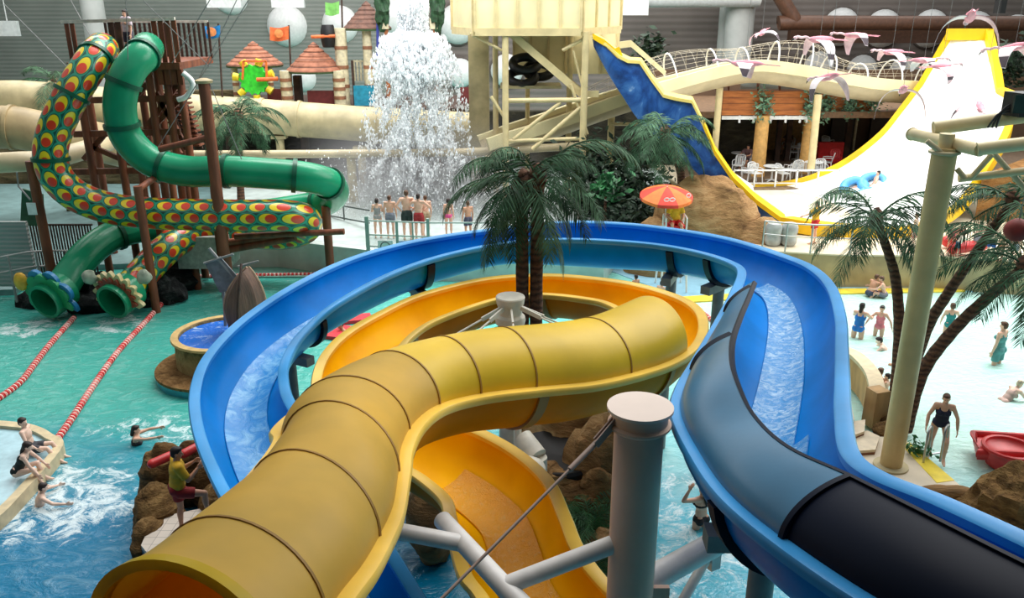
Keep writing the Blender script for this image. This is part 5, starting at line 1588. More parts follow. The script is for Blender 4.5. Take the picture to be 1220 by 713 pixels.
# ================================================================== BIG CREAM COLUMN WITH TRUSS
COLM = mat('tan painted column', (206, 176, 118), .42, .06, 1.5)
cb = at(1061, 556, .28)
CY = cb.y
ct = D(1128, 176, CY)
t = thing('cream_column', 'big round cream steel column rising from the right deck to the truss', 'column', cb)
MB().cyl(cb, V((cb.x, CY, ct.z)), .215, n=26).build('shaft', COLM, t)
MB().lathe([(.215, 0), (.27, .02), (.27, .06), (.215, .08)], 26, (cb.x, CY, ct.z-.12)).build('collar', BEIGE2, t)
MB().cyl(V((cb.x, CY, ct.z-.05)), V((cb.x, CY, ct.z+.25)), .13, n=16).build('saddle', BEIGE, t)
MB().lathe([(.34, 0), (.34, .04), (.22, .06)], 26, cb).build('base_plate', BEIGE2, t)
tr = thing('roof_truss', 'cream tubular truss resting on the big cream column', 'truss', V((cb.x, CY, ct.z+.2)))
a0, a1 = D(1087, 160, 16.6), D(1168, 179, 14.4)
MB().cyl(a0, a1, .115, n=18).build('chord', BEIGE, tr)
MB().cyl(a0+(a0-a1).normalized()*.02, a0, .13, n=18).build('end_cap', CREAM, tr)
b0 = D(1112, 153, 16.0); b1 = D(1290, 129, 15.6)
MB().cyl(b0, b1, .13, n=18).build('chord', BEIGE, tr)
b0 = D(1164, 178, 14.4); b1 = D(1290, 163, 14.0)
MB().cyl(b0, b1, .115, n=18).build('chord', BEIGE, tr)
b0, b1 = D(1142, 213, 15.2), D(1290, 196, 14.8)
MB().cyl(b0, b1, .07, n=14).build('chord', BEIGE, tr)
for a, b in (((1140, 201), (1150, 213)), ((1157, 212), (1182, 184)), ((1183, 182), (1222, 226)), ((1104, 168), (1122, 182))):
    MB().cyl(D(a[0], a[1], 15.1), D(b[0], b[1], 15.0), .05, n=10).build('web', BEIGE2, tr)
sp = thing('floodlight', 'black floodlight box with cables on the truss at the right edge', 'floodlight', D(1212, 138, 15.5))
MB().box(D(1216, 124, 15.6), (.38, .45, .42), .2).build('housing', BLACK, sp, 0)
MB().box(D(1216, 124, 15.36), (.3, .04, .32), .2).build('lens', mat('dark glass', (40, 60, 58), .1), sp, 0)
for k_ in range(3): MB().tube(vspline([D(1205, 124+4*k_, 15.6), D(1196-3*k_, 130+3*k_, 15.6), D(1190-3*k_, 142, 15.6), D(1187-5*k_, 152, 15.7)], 4), .02, 6).build('cable', BLACK, sp)
o = MB().box(D(1192, 6, 40), (.35, .35, .7), .4).cyl(D(1192, 6, 40), D(1192, 6, 40)+V((0, 0, 8)), .03).build('loudspeaker', BLACK, None, 0); tag(o, 'small black loudspeaker hanging near the top right', 'loudspeaker')

# ================================================================== SUPPORTS OF THE FLUMES
PGREY = mat('pinkish grey painted steel', (226, 192, 172), 0.5, 0.05, 1.2, spec=.15)
PCAP = mat('pale pinkish steel cap', (226, 208, 196), 0.5, 0.05, 1.2)
PWH = mat('white painted pipe', (222, 220, 218), 0.4, 0.04)
PY_ = 6.5
pc = D(763, 484, PY_)
t = thing('main_pillar', 'thick pinkish grey pillar with wide round cap between the two flumes', 'pillar', (pc.x, PY_, 0))
MB().lathe([(.216, -.5), (.216, pc.z-.2)], 36, (pc.x, PY_, 0)).build('shaft', PGREY, t)
MB().lathe([(.218, -.20), (.262, -.19), (.275, -.175), (.275, -.155), (.245, -.14), (.245, -.03)], 36, pc).build('collar', PGREY, t, 30)
MB().lathe([(.245, -.03), (.286, -.028), (.286, 0), (.0, .004)], 36, pc).build('cap_plate', PCAP, t, 30)
def lug(a, b, w, m, parent, name='lug'):
    MB().beam(a, b, w, .12).build(name, m, parent, 0)
# tie rod to the yellow flume
r0, r1 = D(724, 514, 6.42), D(520, 720, 5.1)
tie = thing('tie_rod', 'thin brownish tie rod with turnbuckle from the pillar cap down to the lower left', 'tie rod', r0)
TR = mat('brownish tie steel', (150, 128, 118), .5, .08)
MB().cyl(r0, r1, .013, n=10).build('rod', TR, tie)
MB().cyl(r0.lerp(r1, .04), r0.lerp(r1, .25), .024, n=10).build('turnbuckle', TR, tie)
for s in (-1, 1): MB().beam(pc+V((-.2, -.03+.03*s, -.1)), r0.lerp(r1, .08)+V((0, .035*s, 0)), .012, .08).build('fork', TR, tie, 0)
# white pipe arms
def pipe(pts, r, parent, m=PWH, name='pipe'): return MB().tube(pts, r, 18).build(name, m, parent)
ar = thing('pipe_support', 'white pipe arm from the pillar left under the yellow flume', 'support', (pc.x, PY_, 4.4))
j1 = D(600, 699, 6.3); j0 = D(545, 640, 7.1); j2 = D(466, 632, 7.0); j3 = D(660, 760, 5.9); j4 = D(527, 620, 7.4)
pipe([V((pc.x, PY_, D(735, 640, PY_).z)), j1], .085, ar); pipe([j4, j1, j3], .095, ar); pipe([j0.lerp(j1, .15), j2], .085, ar)
MB().box(j2+V((.0, .0, .12)), (.16, .16, .32), .4).build('bracket', PWH, ar, 0)
ar = thing('pipe_support', 'white pipe arm from the pillar right under the blue flume', 'support', (pc.x, PY_, 4.2))
pipe([V((pc.x, PY_, D(770, 705, PY_).z)), D(866, 640, 7.3)], .125, ar)
pipe([D(800, 740, 6.6), D(848, 655, 7.4)], .05, ar)
MB().box(D(846, 664, 7.35), (.12, .2, .2), .5).build('bracket', PWH, ar, 0)
MB().box(D(785, 715, 6.5), (.18, .05, .3)).build('gusset', PGREY, ar, 0)
# central mast with cap and stays
cp = D(608, 353, 12.6)
t = thing('central_mast', 'white central mast with round cap and stay rods inside the yellow loop', 'mast', (cp.x, 12.6, 0))
MW = mat('off white mast', (222, 218, 204), .5, .06)
MB().lathe([(.19, -.1), (.19, cp.z-.5)], 24, (cp.x, 12.6, 0)).build('shaft', MW, t)
MB().lathe([(.19, -.5), (.235, -.46), (.245, -.4), (.235, -.34), (.19, -.3), (.19, -.2), (.22, -.12), (.235, -.02), (.225, 0), (0, .01)], 26, cp).build('cap', MW, t, 30)
for i, (px, py, Y) in enumerate(((548, 396, 12.0), (566, 398, 11.8), (682, 392, 12.3), (668, 390, 12.1), (613, 402, 11.7))):
    e = D(px, py, Y); a = cp+V((0, 0, -.12)); a = a+(e-a).normalized()*.2
    e2 = a+(e-a)*1.15
    MB().cyl(a, e2, .016, n=8).build('stay_rod', MW, t)
    MB().beam(a, a+(e-a).normalized()*.38, .03, .07).build('stay_lug', MW, t)
# posts under the blue flume
for i, (s, lab) in enumerate(((13, 'grey post with saddle under the back right of the blue flume'), (14, 'slim grey post under the back of the blue flume'), (19, 'grey post with saddle under the back left of the blue flume'), (22, 'grey post with saddle under the left side of the blue flume'), (5, 'grey post under the near right bend of the blue flume'))):
    c, h, up, r = BF[st(s)-1]
    t = thing('flume_post', lab, 'post', (c.x, c.y, 0))
    MB().cyl((c.x, c.y, -.3), (c.x, c.y, c.z-r-.25), .11, n=14).build('shaft', GREYM, t)
    e = h.normalized()
    MB().beam(c-e*.5+V((0, 0, -r-.16)), c+e*.5+V((0, 0, -r-.16)), .2, .16).build('saddle', GREYM, t, 0)
for i, (s, lab) in enumerate(((96, 'white post under the front of the yellow loop'), (118, 'white post under the back right of the yellow loop'), (150, 'white post under the left of the yellow loop'))):
    c, h, up, r = YF[s]
    o = MB().cyl((c.x, c.y, -.3), (c.x, c.y, c.z-r-.05), .09, n=14).build('flume_post', PWH); tag(o, lab, 'post')
# ---- rocks, drum and plants under the yellow flume
ri = thing('pump_drum', 'black round filter drum with white pipe stubs under the yellow flume', 'drum', at(655, 560, 0))
dc = D(662, 538, 12.6)
MB().lathe([(.72, -1.6), (.78, -.05), (.74, 0), (.6, -.03), (.0, -.06)], 28, dc).build('drum_body', BLACK, ri, 40)
pipe([D(622, 522, 12.0), D(640, 545, 11.7)], .17, ri, MW, 'pipe_stub'); pipe([D(640, 545, 11.7), D(640, 562, 11.7)], .16, ri, MW, 'pipe_stub')
pipe([D(616, 500, 12.0), D(617, 590, 11.7)], .06, ri, MW, 'pipe_stub')
o = MB().ell(D(626, 558, 11.4), (.32, .32, .14), 18, 8).build('float_valve', MW); tag(o, 'cream round pipe lid beside the black drum', 'lid')
for i, (px, py, Y, r, lab) in enumerate(((716, 548, 12.4, (.75, .6, 1.0), 'sandstone rock right of the black drum under the yellow flume'), (716, 600, 11.9, (.6, .5, .9), 'sandstone rock behind the fern next to the pillar'), (655, 590, 12.0, (1.0, .5, .6), 'low sandstone rock in front of the black drum'), (690, 512, 13.6, (1.1, .7, 1.1), 'sandstone rock behind the black drum'), (512, 596, 12.6, (.4, .5, .6), 'dark sandstone rock beneath the lower yellow channel at left'), (716, 655, 10.9, (.5, .5, .6), 'sandstone rock low beside the pillar'))):
    p = D(px, py, Y)
    rz_ = max(r[2], p.z/1.4)
    o = MB().blob((p.x, p.y, p.z-rz_*.55), (r[0], r[1], rz_), i+50, .25, 1.4, 34, 24, None, .1).build('rock', SAND, None, 30); tag(o, lab, 'rock')
FERN = mat('fern leaf', (44, 92, 50), .55, .35, 6)
def fern(px, py, Y, L, n, seed, label):
    rnd = random.Random(seed); p = D(px, py, Y)
    t = thing('fern', label, 'fern', p)
    mes = []
    for i, (rise, drop) in enumerate(((1.2, .5), (.9, .8), (.6, 1.0))):
        me = frond_mesh(L, rise, drop, 26, L*.28, seed+i, .3).mesh('fern_frond', 0); me.materials.append(FERN); mes.append(me)
    for i in range(n):
        o = bpy.data.objects.new('frond', mes[i % 3]); COL.objects.link(o); o.parent = t
        o.location = (0, 0, 0); o.rotation_euler = (0, 0, i*2.399+rnd.uniform(-.3, .3)); o.scale = (rnd.uniform(.7, 1.1),)*3
    return t
fern(688, 606, 11.8, .95, 18, 1, 'green fern left of the pillar, highest of three')
fern(704, 634, 11.2, .95, 18, 2, 'green fern against the pillar, middle of three')
fern(704, 684, 10.4, .85, 18, 3, 'green fern below the white pipe arm, lowest of three')

# ================================================================== LEFT POOL FURNITURE
def rope_material():
    t = NT('red lane float'); co = t.coords('UV'); sep = t.n('ShaderNodeSeparateXYZ'); t.l(co, sep.inputs[0])
    f_ = t.math('PINGPONG', t.math('MULTIPLY', sep.outputs[0], 7.0), .5)
    t.col(t.mix(smooth_range(t, f_, .1, .3), rgb((236, 200, 190)), rgb((206, 44, 44)))); t.set(.45); return t.m
ROPE = rope_material()
def rope(px, label):
    pts = vspline([at(x, y, .05) for x, y in px], 14)
    mb = MB(); n = 8; rs = []
    fine = vspline(pts, 4)
    mb.tube(fine, [.085 if i % 4 < 3 else .05 for i in range(len(fine))], n)
    dist = 0; mb.uv = []
    for i, p in enumerate(fine):
        if i: dist += (p-fine[i-1]).length
        mb.uv += [(dist, j/n) for j in range(n)]
    o = mb.build('lane_rope', ROPE, None, 30); return tag(o, label, 'lane rope')
rope([(-20, 486), (0, 474), (25, 455), (42, 433), (60, 410), (88, 379)], 'thick red lane rope at the far left reaching the plain slide mouth')
rope([(66, 527), (85, 500), (110, 462), (140, 420), (172, 385), (198, 356), (221, 333)], 'long red lane rope from the bubbling water to the back ledge')
rope([(221, 330), (270, 329), (330, 328), (380, 327)], 'red lane rope along the back ledge of the left pool')
rope([(818, 362), (835, 372), (856, 388)], 'short red rope in the water between the yellow and blue flumes')
# fountain bowl with wreck
fcx = at(272, 440, .0); fc = V((fcx.x, at(272, 398, 1.0).y, 0))
FX = (at(330, 398, 1.0).x-at(214, 398, 1.0).x)/2
FSTONE = rock_material('mossy fountain stone', (92, 78, 44), (150, 130, 84), (184, 160, 110), 2.2, (1, 1, .6))
FBLUE = mat('bright blue basin water', (20, 104, 208), .12, .1, 2, .4)
t = thing('fountain_basin', 'round stone fountain basin with bright blue water left of the blue flume', 'fountain', fc)
MB().lathe([(FX*1.0, .28), (FX*.98, .95), (FX*1.03, .96), (FX*1.03, 1.05), (FX*.9, 1.05), (FX*.88, .9)], 40, fc, False).build('basin_wall', FSTONE, t, 40)
MB().lathe([(FX*1.05, 1.0), (FX*1.04, 1.06), (FX*.9, 1.06), (FX*.89, .95)], 40, fc, False).build('basin_rim', mat('tan basin rim', (196, 164, 104), .6, .08), t, 30)
wm = MB(); wm.lathe([(FX*.9, .97), (FX*.5, .97), (0.01, .97)], 40, fc, False); wm.build('basin_water', stream_material('basin water with foam', (22, 104, 206), (190, 220, 244), 3.0, .56, .68), t, 0)
MB().lathe([(FX*1.22, -.1), (FX*1.25, .12), (FX*1.25, .2)], 40, fc+V((-.1, -.3, 0))).build('plinth', mat('teal plinth', (50, 150, 170), .35, .08), t, 30)
MB().lathe([(FX*1.26, .2), (FX*1.26, .27), (FX*.7, .3)], 40, fc+V((-.1, -.3, 0))).build('plinth_top', rock_material('pebbled plinth', (82, 56, 30), (140, 104, 62), (176, 140, 92), 5, (1, 1, 1)), t, 30)
HULL = mat('dark brown hull planks', (92, 66, 54), .6, .2, 3, .3, stretch=(3, 3, .4))
t = thing('wrecked_boat', 'brown bow of a wrecked boat standing upright in the fountain basin', 'boat', V((fc.x+.15, fc.y, .97)))
k0 = D(286, 394, fc.y-.15); tp = D(289, 322, fc.y+.1)
rows = []
for i in range(13):
    q = i/12
    z = k0.z-.2+(tp.z-k0.z+.2)*q
    w_ = .62*math.cos((q-.32)*1.75)**1.0 if q < .98 else .02
    w_ = max(.015, .62*math.sin(PI*min(1, .22+.78*q))**.8)
    cx = k0.x+(tp.x-k0.x)*q+.05
    sh = .22*math.sin(PI*q)
    rows.append([V((cx-w_*.95-sh*.2, fc.y+.35, z)), V((cx-w_*.7, fc.y-.1, z)), V((cx-.02, fc.y-.55*w_-.12, z)), V((cx+w_*.6, fc.y-.05, z)), V((cx+w_*.75, fc.y+.4, z))])
m1 = MB().grid(rows); m1.build('hull', HULL, t, 25)
MB().tube([r_[2]+V((0, -.02, 0)) for r_ in rows]+[tp+V((0, -.05, .18))], .035, 8).build('stem_post', WOODD, t)
rib = MB()
MB().tube([r_[0] for r_ in rows], .035, 6).build('gunwale', mat('pale gunwale', (170, 140, 116), .6), t)
MB().tube([r_[4] for r_ in rows], .035, 6).build('gunwale', mat('pale gunwale', (170, 140, 116)), t)
t = thing('wreck_sail', 'tattered grey sail with yard sticking out behind the wrecked boat', 'sail', D(262, 340, fc.y+.7))
q = [D(244, 314, fc.y+.6), D(262, 306, fc.y+.6), D(283, 330, fc.y+.6), D(280, 345, fc.y+.6), D(262, 349, fc.y+.6)]
MB().slab(q, .04).build('sail_cloth', mat('grey sail cloth', (116, 120, 124), .8, .12), t, 0)
MB().cyl(V((D(266, 372, fc.y+.7).x, fc.y+.7, .6)), D(264, 310, fc.y+.66), .05, .04, 8).build('mast', GREYM, t)
MB().cyl(D(249, 296, fc.y+.6), D(285, 338, fc.y+.65), .05, .04, 8).build('yard', GREYM, t)
MB().cyl(D(243, 314, fc.y+.58), D(278, 303, fc.y+.58), .035, .03, 8).build('yard', GREYM, t)
MB().cyl(D(284, 318, fc.y+.7), D(308, 311, fc.y+.7), .04, .02, 8).build('yard', GREYM, t)
# round warm pool with lip at the lower left
rim = [(75, 531), (62, 517), (45, 508), (20, 503), (-30, 502), (-120, 520), (-160, 600), (-60, 640), (-10, 622), (30, 584)]
lp_ = vspline([at(x, y, .28) for x, y in rim], 6, True)
cc = sum(lp_, V((0, 0, 0)))/len(lp_)
t = thing('round_pool', 'raised round pool with sandy rim at the lower left edge', 'pool', cc)
inn = [cc+(p-cc)*.86 for p in lp_]
MB().grid([[V((p.x, p.y, -.1)), p, V((i_.x, i_.y, .28)), V((i_.x, i_.y, .1))] for p, i_ in zip(lp_+lp_[:1], inn+inn[:1])]).build('pool_rim', mat('sandy pool rim', (206, 188, 150), .5, .07), t, 30)
mb = MB(); mb.add([V((p.x, p.y, .2)) for p in inn], [tuple(range(len(inn)))]); mb.build('pool_surface', mat('pale blue pool tile', (168, 204, 214), .2, .05), t, 0)
# lifeguard's rock post
LP = at(214, 640, .5)
t = thing('lookout_rock', 'brown rockwork lookout alcove with tiled floor in the near left water', 'rock', (LP.x, LP.y, 0))
fl_ = [at(168, 650, .5), at(182, 618, .5), at(240, 606, .5), at(262, 640, .5), at(215, 668, .5), at(185, 672, .5)]
MB().prism(fl_, -.2, .42).build('plinth', mat('dark blue plinth tile', (20, 62, 96), .3, .1), t, 0)
def tile_mat():
    t_ = NT('pale square tiles'); co = t_.coords(); b = t_.n('ShaderNodeTexBrick'); t_.l(co, b.inputs[0])
    b.inputs['Color1'].default_value = rgb((216, 204, 190)); b.inputs['Color2'].default_value = rgb((206, 194, 180)); b.inputs['Mortar'].default_value = rgb((150, 140, 130))
    b.inputs['Scale'].default_value = 4.0; b.inputs['Mortar Size'].default_value = .02; b.offset = 0
    b.inputs['Brick Width'].default_value = .8; b.inputs['Row Height'].default_value = .8
    t_.col(b.outputs[0]); t_.set(.5); return t_.m
MB().prism(fl_, .42, .5).build('tiled_floor', tile_mat(), t, 0)
for i, (px, py, z, r) in enumerate(((190, 612, .35, (.42, .5, .55)), (180, 645, .2, (.30, .42, .42)), (196, 575, .5, (.42, .40, .72)), (226, 570, .5, (.5, .32, .72)), (252, 575, .45, (.34, .42, .68)), (262, 608, .3, (.34, .42, .52)))):
    p = at(px, py, z)
    MB().blob(p, r, i+90, .22, 2.0, 34, 26, None, .22).build('rock_lobe', BROWNROCK, t, 30)
for i, (a, b, lab) in enumerate((((181, 553), (208, 541), 'red rescue tube lying on the left top of the lookout rock'), ((219, 541), (234, 533), 'red rescue tube by the lifeguard on the right top of the lookout rock'))):
    pa, pb = at(a[0], a[1], 1.28), at(b[0], b[1], 1.28)
    o = MB().cap(pa, pb, .085, .085, 12).build('rescue_tube', REDF); tag(o, lab, 'rescue tube', 'red rescue tubes on the lookout rock')

# ---- rigging wires of the tower and pale hanging panels
for i, (a, b, lab) in enumerate((((5, 5, 30), (80, 80, 28), 'dark rigging wire from the top left corner down to the scaly tube'), ((250, 0, 27), (205, 75, 27.5), 'rigging wire from the white panel to the tower platform'), ((296, 0, 26), (188, 176, 25.6), 'long rigging wire crossing behind the tall timber post'), ((282, 0, 26), (236, 96, 25.7), 'rigging wire running down to the cap of the tall timber post'), ((170, 0, 27), (250, 80, 27), 'rigging wire falling right over the tower railing'), ((84, 0, 29), (107, 42, 28.2), 'rigging wire at the left end of the tower railing'), ((150, 0, 26), (156, 170, 26), 'upright rigging wire in front of the plain green tube'), ((250, 100, 25.5), (288, 190, 25.5), 'rigging wire from the post cap to the lower right'))):
    o = MB().cyl(D(*a), D(*b), .014, n=6).build('rigging_wire', WIRE); tag(o, lab, 'wire')
for px, py, w_, lab in ((10, 34, 1.2, 'pale panel hanging at the far left edge'), (267, 0, 2.0, 'pale panel hanging at the top above the blue flag'), (343, 0, 1.9, 'pale panel hanging at the top above the orange flag'), (754, 9, 1.8, 'white lamp box hanging right of the stair tower')):
    p = D(px, py, 52)
    o = MB().box(p, (w_, .3, .85)).cyl(p, p+V((0, 0, 6)), .03).build('ceiling_baffle', WHITEP, None, 0); tag(o, lab, 'panel')
# ================================================================== PEOPLE
SKIN = [mat('light skin', (226, 178, 152), .5, .05, 5), mat('tanned skin', (204, 150, 120), .5, .05, 5), mat('pale skin', (236, 200, 180), .5, .05, 5)]
EYE = mat('dark eye', (40, 30, 28), .3); LIP = mat('lip', (176, 96, 88), .5)
HAIRS = dict(dark=mat('dark brown hair', (38, 26, 22), .6, .3, 20), brown=mat('brown hair', (84, 56, 38), .6, .3, 20), blond=mat('fair hair', (184, 148, 98), .6, .2, 20), grey=mat('grey blond hair', (190, 176, 150), .6, .2, 20))
def cl(c): return mat('cloth %d %d %d' % c, c, .75, .08, 6)
JOBS = []
def remesh_job(mb, name, m, parent, vox, smooth=3, feats=None):
    me = bpy.data.meshes.new(name); me.from_pydata([tuple(p) for p in mb.v], [], mb.f); me.update()
    me.materials.append(m)
    o = bpy.data.objects.new(name, me); COL.objects.link(o)
    if parent is not None: o.parent = parent
    md = o.modifiers.new('r', 'REMESH'); md.mode = 'VOXEL'; md.voxel_size = vox; md.use_smooth_shade = True
    if smooth:
        sm = o.modifiers.new('s', 'SMOOTH'); sm.factor = .5; sm.iterations = smooth
    JOBS.append((o, m, feats))
    return o
def flush():
    bpy.context.view_layer.update()
    dg = bpy.context.evaluated_depsgraph_get()
    for o, m, feats in JOBS:
        me = bpy.data.meshes.new_from_object(o.evaluated_get(dg))
        old = o.data; o.modifiers.clear(); o.data = me
        me.name = o.name
        me.materials.clear(); me.materials.append(m)
        me.polygons.foreach_set('use_smooth', [True]*len(me.polygons))
        me.polygons.foreach_set('material_index', [0]*len(me.polygons))
        if feats:
            for fm, pts in feats:
                me.materials.append(fm); idx = len(me.materials)-1
                for p in me.polygons:
                    for c, r in pts:
                        if (p.center-c).length < r: p.material_index = idx
        bpy.data.meshes.remove(old)
    JOBS.clear()
def nv(x): return V(x).normalized()
def person(name, label, base, heading, h=1.7, pose=None, skin=0, hair='dark', hairlen=0, wear=(), female=False, root='feet', vox=None, look=None, group=None, child=False):
    """wear: list of (kind, colour). pose: dict lean, side, twist, legs=[(thigh, shin)]*2 left,right, arms=[(upper, fore)]*2"""
    pose = pose or {}
    s = h/1.75
    vox = vox or .0125
    lean, side, tw = pose.get('lean', 0), pose.get('side', 0), pose.get('twist', 0)
    u = nv((math.sin(side), math.sin(lean)*math.cos(side), math.cos(lean)*math.cos(side)))
    fwd = nv(V((0, 1, 0))-u*u.y); rgt = fwd.cross(u)
    sr = Matrix.Rotation(tw, 3, u) @ rgt; sf = Matrix.Rotation(tw, 3, u) @ fwd
    rot = Matrix((rgt, fwd, u)).transposed(); srot = Matrix((sr, sf, u)).transposed()
    hip = V((0, 0, 0)); hw = .1 if female else .095; sw = .165 if female else .188
    legs = pose.get('legs', [((-.04, .02, -1), (0, -.04, -1)), ((.04, .0, -1), (0, -.03, -1))])
    arms = pose.get('arms', [((-.18, .02, -1), (-.05, .22, -1)), ((.18, .02, -1), (.05, .22, -1))])
    kn, an = [], []; hj = []
    for i, sg in enumerate((-1, 1)):
        a = hip+rgt*sg*hw-u*.03; k_ = a+nv(legs[i][0])*.43; e = k_+nv(legs[i][1])*.42
        hj.append(a); kn.append(k_); an.append(e)
    if root == 'feet': dz = -min(p.z for p in an)+.085
    else: dz = .105
    S = lambda p: (V(p)+V((0, 0, dz)))*s
    B = MB()
    E_ = lambda c, r, ro: B.ell(S(c), [q*s for q in r], 14, 10, ro)
    C_ = lambda a, b, ra, rb, n=12: B.cap(S(a), S(b), ra*s, rb*s, n)
    E_(hip+u*.02, (.172 if female else .16, .118, .125), rot)
    E_(hip+u*.17, (.135 if female else .145, .10, .15), rot)
    E_(hip+u*.36, (.152 if female else .17, .112, .17), srot)
    E_(hip+u*.02-fwd*.05+rgt*.075, (.085, .085, .10), rot); E_(hip+u*.02-fwd*.05-rgt*.075, (.085, .085, .10), rot)
    if female and not child:
        for sg in (-1, 1): E_(hip+u*.35+sf*.09+sr*.075*sg, (.065, .06, .06), srot)
    shs = [hip+u*.49-sr*sw, hip+u*.49+sr*sw]
    C_(shs[0], hip+u*.46, .06, .085); C_(shs[1], hip+u*.46, .06, .085)
    # trapezius, neck, head
    hs = 1.14 if child else 1.0
    hd = nv(look) if look else nv(u*.55+V((0, .12, .6)))
    nb = hip+u*.52; hc = nb+nv(u+hd*.6)*.155*(1.04 if child else 1)
    C_(nb-u*.05, hc-hd*.05, .068, .052)
    # head frame: hd is the up axis of the head, gaze roughly the torso's front turned by pose['gaze']
    g = V(pose.get('gaze', (0, 1, -.1))); g = nv(g-hd*hd.dot(g)); hr = g.cross(hd)
    hrot = Matrix((hr, g, hd)).transposed()
    E_(hc+hd*.025-g*.01, (.074*hs, .092*hs, .092*hs), hrot)
    E_(hc-hd*.03+g*.022, (.060*hs, .068*hs, .085*hs), hrot)
    E_(hc-hd*.085+g*.045, (.036*hs, .034*hs, .028*hs), hrot)
    C_(hc+hd*.01+g*.088*hs, hc-hd*.028+g*.106*hs, .010, .016, 8)
    for sg in (-1, 1): E_(hc-hd*.005+hr*sg*.076*hs-g*.01, (.012, .022, .032), hrot)
    eyes = [(S(hc+hd*.012+g*.088*hs+hr*sg*.032*hs), .017*s) for sg in (-1, 1)]
    lips = [(S(hc-hd*.062+g*.086*hs+hr*q), .014*s) for q in (-.014, 0, .014)]
    ends = []
    for i, sg in enumerate((-1, 1)):
        fx = lambda d: sr*d[0]+sf*d[1]+(u*.5+V((0, 0, .5))).normalized()*d[2] if False else V(d)
        ua, fa = nv(arms[i][0]), nv(arms[i][1])
        el = shs[i]+ua*.285; wr = el+fa*.25
        C_(shs[i], shs[i].lerp(el, .5), .056, .047); C_(shs[i].lerp(el, .5), el, .047, .039)
        C_(el, el.lerp(wr, .35), .039, .041); C_(el.lerp(wr, .35), wr, .041, .027)
        # hand: palm, four fingers, thumb
        side_ = V((1, 0, 0))*sg; nrm = nv(side_-fa*fa.dot(side_)) if abs(fa.dot(side_)) < .95 else V((0, 0, 1))
        wd = fa.cross(nrm)
        fwdish = wd if wd.y > 0 else -wd
        hp = wr+fa*.055
        hrot2 = Matrix((fwdish, nrm, fa)).transposed()
        E_(hp, (.042, .018, .052), hrot2)
        cu = pose.get('curl', .45)
        for f_i, (off, ln) in enumerate(((.031, .068), (.011, .078), (-.010, .073), (-.030, .056))):
            k0 = wr+fa*.092+fwdish*off; d1 = nv(fa-nrm*cu*.5); d2 = nv(fa-nrm*cu*1.5)
            k1 = k0+d1*ln*.55; k2 = k1+d2*ln*.5
            C_(k0-fa*.02, k1, .0105, .0098, 8); C_(k1, k2, .0098, .0088, 8)
        t0 = wr+fa*.025+fwdish*.028; t1 = t0+nv(fa*.7+fwdish*.75)*.045; t2 = t1+nv(fa+fwdish*.25-nrm*.3)*.034
        C_(t0, t1, .014, .0115, 8); C_(t1, t2, .0115, .0095, 8)
        ends.append((el, wr))
    for i in range(2):
        a, k_, e = hj[i], kn[i], an[i]
        C_(a, a.lerp(k_, .5), .088, .074); C_(a.lerp(k_, .5), k_, .074, .053)
        cb_ = k_.lerp(e, .32); back = V((0, -.012, 0))
        C_(k_, cb_+back, .052, .056); C_(cb_+back, k_.lerp(e, .75), .056, .038); C_(k_.lerp(e, .75), e, .038, .035)
        toe = pose.get('toes', [(-.12, 1, -.08), (.12, 1, -.08)])[i]; td = nv(toe)
        C_(e-td*.04+V((0, 0, -.04)), e+td*.10+V((0, 0, -.052)), .042, .036); C_(e+td*.10+V((0, 0, -.052)), e+td*.17+V((0, 0, -.062)), .036, .022)
        C_(e+V((0, 0, .01)), e+td*.07+V((0, 0, -.035)), .038, .034)
    o = remesh_job(B, name, SKIN[skin], None, vox*s**.5, 3, [(EYE, eyes), (LIP, lips)])
    o.location = base; o.rotation_euler.z = heading
    tag(o, label, 'person', group)
    # hair
    H = MB(); EH = lambda c, r: H.ell(S(c), [q*s for q in r], 14, 10, hrot)
    if hair:
        EH(hc+hd*.04-g*.022, (.082*hs, .092*hs, .090*hs)); EH(hc+hd*.005-g*.045, (.079*hs, .064*hs, .085*hs)); EH(hc+hd*.085+g*.03, (.066*hs, .055*hs, .035*hs))
        if hairlen >= 1: 
            H.cap(S(hc-g*.06), S(hc-g*.085-hd*.14), .062*s, .05*s); 
        if hairlen >= 2: H.cap(S(hc-g*.085-hd*.12), S(hc-g*.10-hd*.30), .055*s, .02*s)
        remesh_job(H, 'hair', HAIRS[hair], o, .012*s, 2)
    for kind, colr in wear:
        W = MB(); i_ = .014
        EW = lambda c, r, ro: W.ell(S(c), [(q+i_)*s for q in r], 16, 12, ro)
        CW_ = lambda a, b, ra, rb: W.cap(S(a), S(b), (ra+i_)*s, (rb+i_)*s, 14)
        pel = lambda: (EW(hip+u*.02, (.172 if female else .16, .118, .11), rot), EW(hip+u*.01-fwd*.05+rgt*.075, (.085, .085, .09), rot), EW(hip+u*.01-fwd*.05-rgt*.075, (.085, .085, .09), rot))
        if kind == 'shorts':
            i_ = .018; pel()
            for i in range(2):
                a = hj[i]; q = a.lerp(kn[i], .62)
                W.tube([S(a+(a-q)*.1), S(a), S(a.lerp(q, .5)), S(q)], [.09*s, .106*s, .104*s, .098*s], 16)
        elif kind == 'briefs':
            i_ = .012; pel()
        elif kind in ('onepiece', 'tankini'):
            i_ = .011
            if kind == 'onepiece': pel()
            EW(hip+u*.17, (.135 if female else .145, .10, .16), rot); EW(hip+u*.33, (.152 if female else .17, .112, .13), srot)
            if female and not child:
                for sg in (-1, 1): EW(hip+u*.35+sf*.09+sr*.075*sg, (.065, .06, .055), srot)
            for sg in (-1, 1):
                for ff in (.09, -.09): W.cap(S(hip+u*.40+sr*sg*.085+sf*ff), S(hip+u*.535+sr*sg*.09+sf*ff*.2), .02*s, .018*s, 8)
        elif kind == 'bikini top':
            i_ = .012; EW(hip+u*.345, (.155, .108, .05), srot)
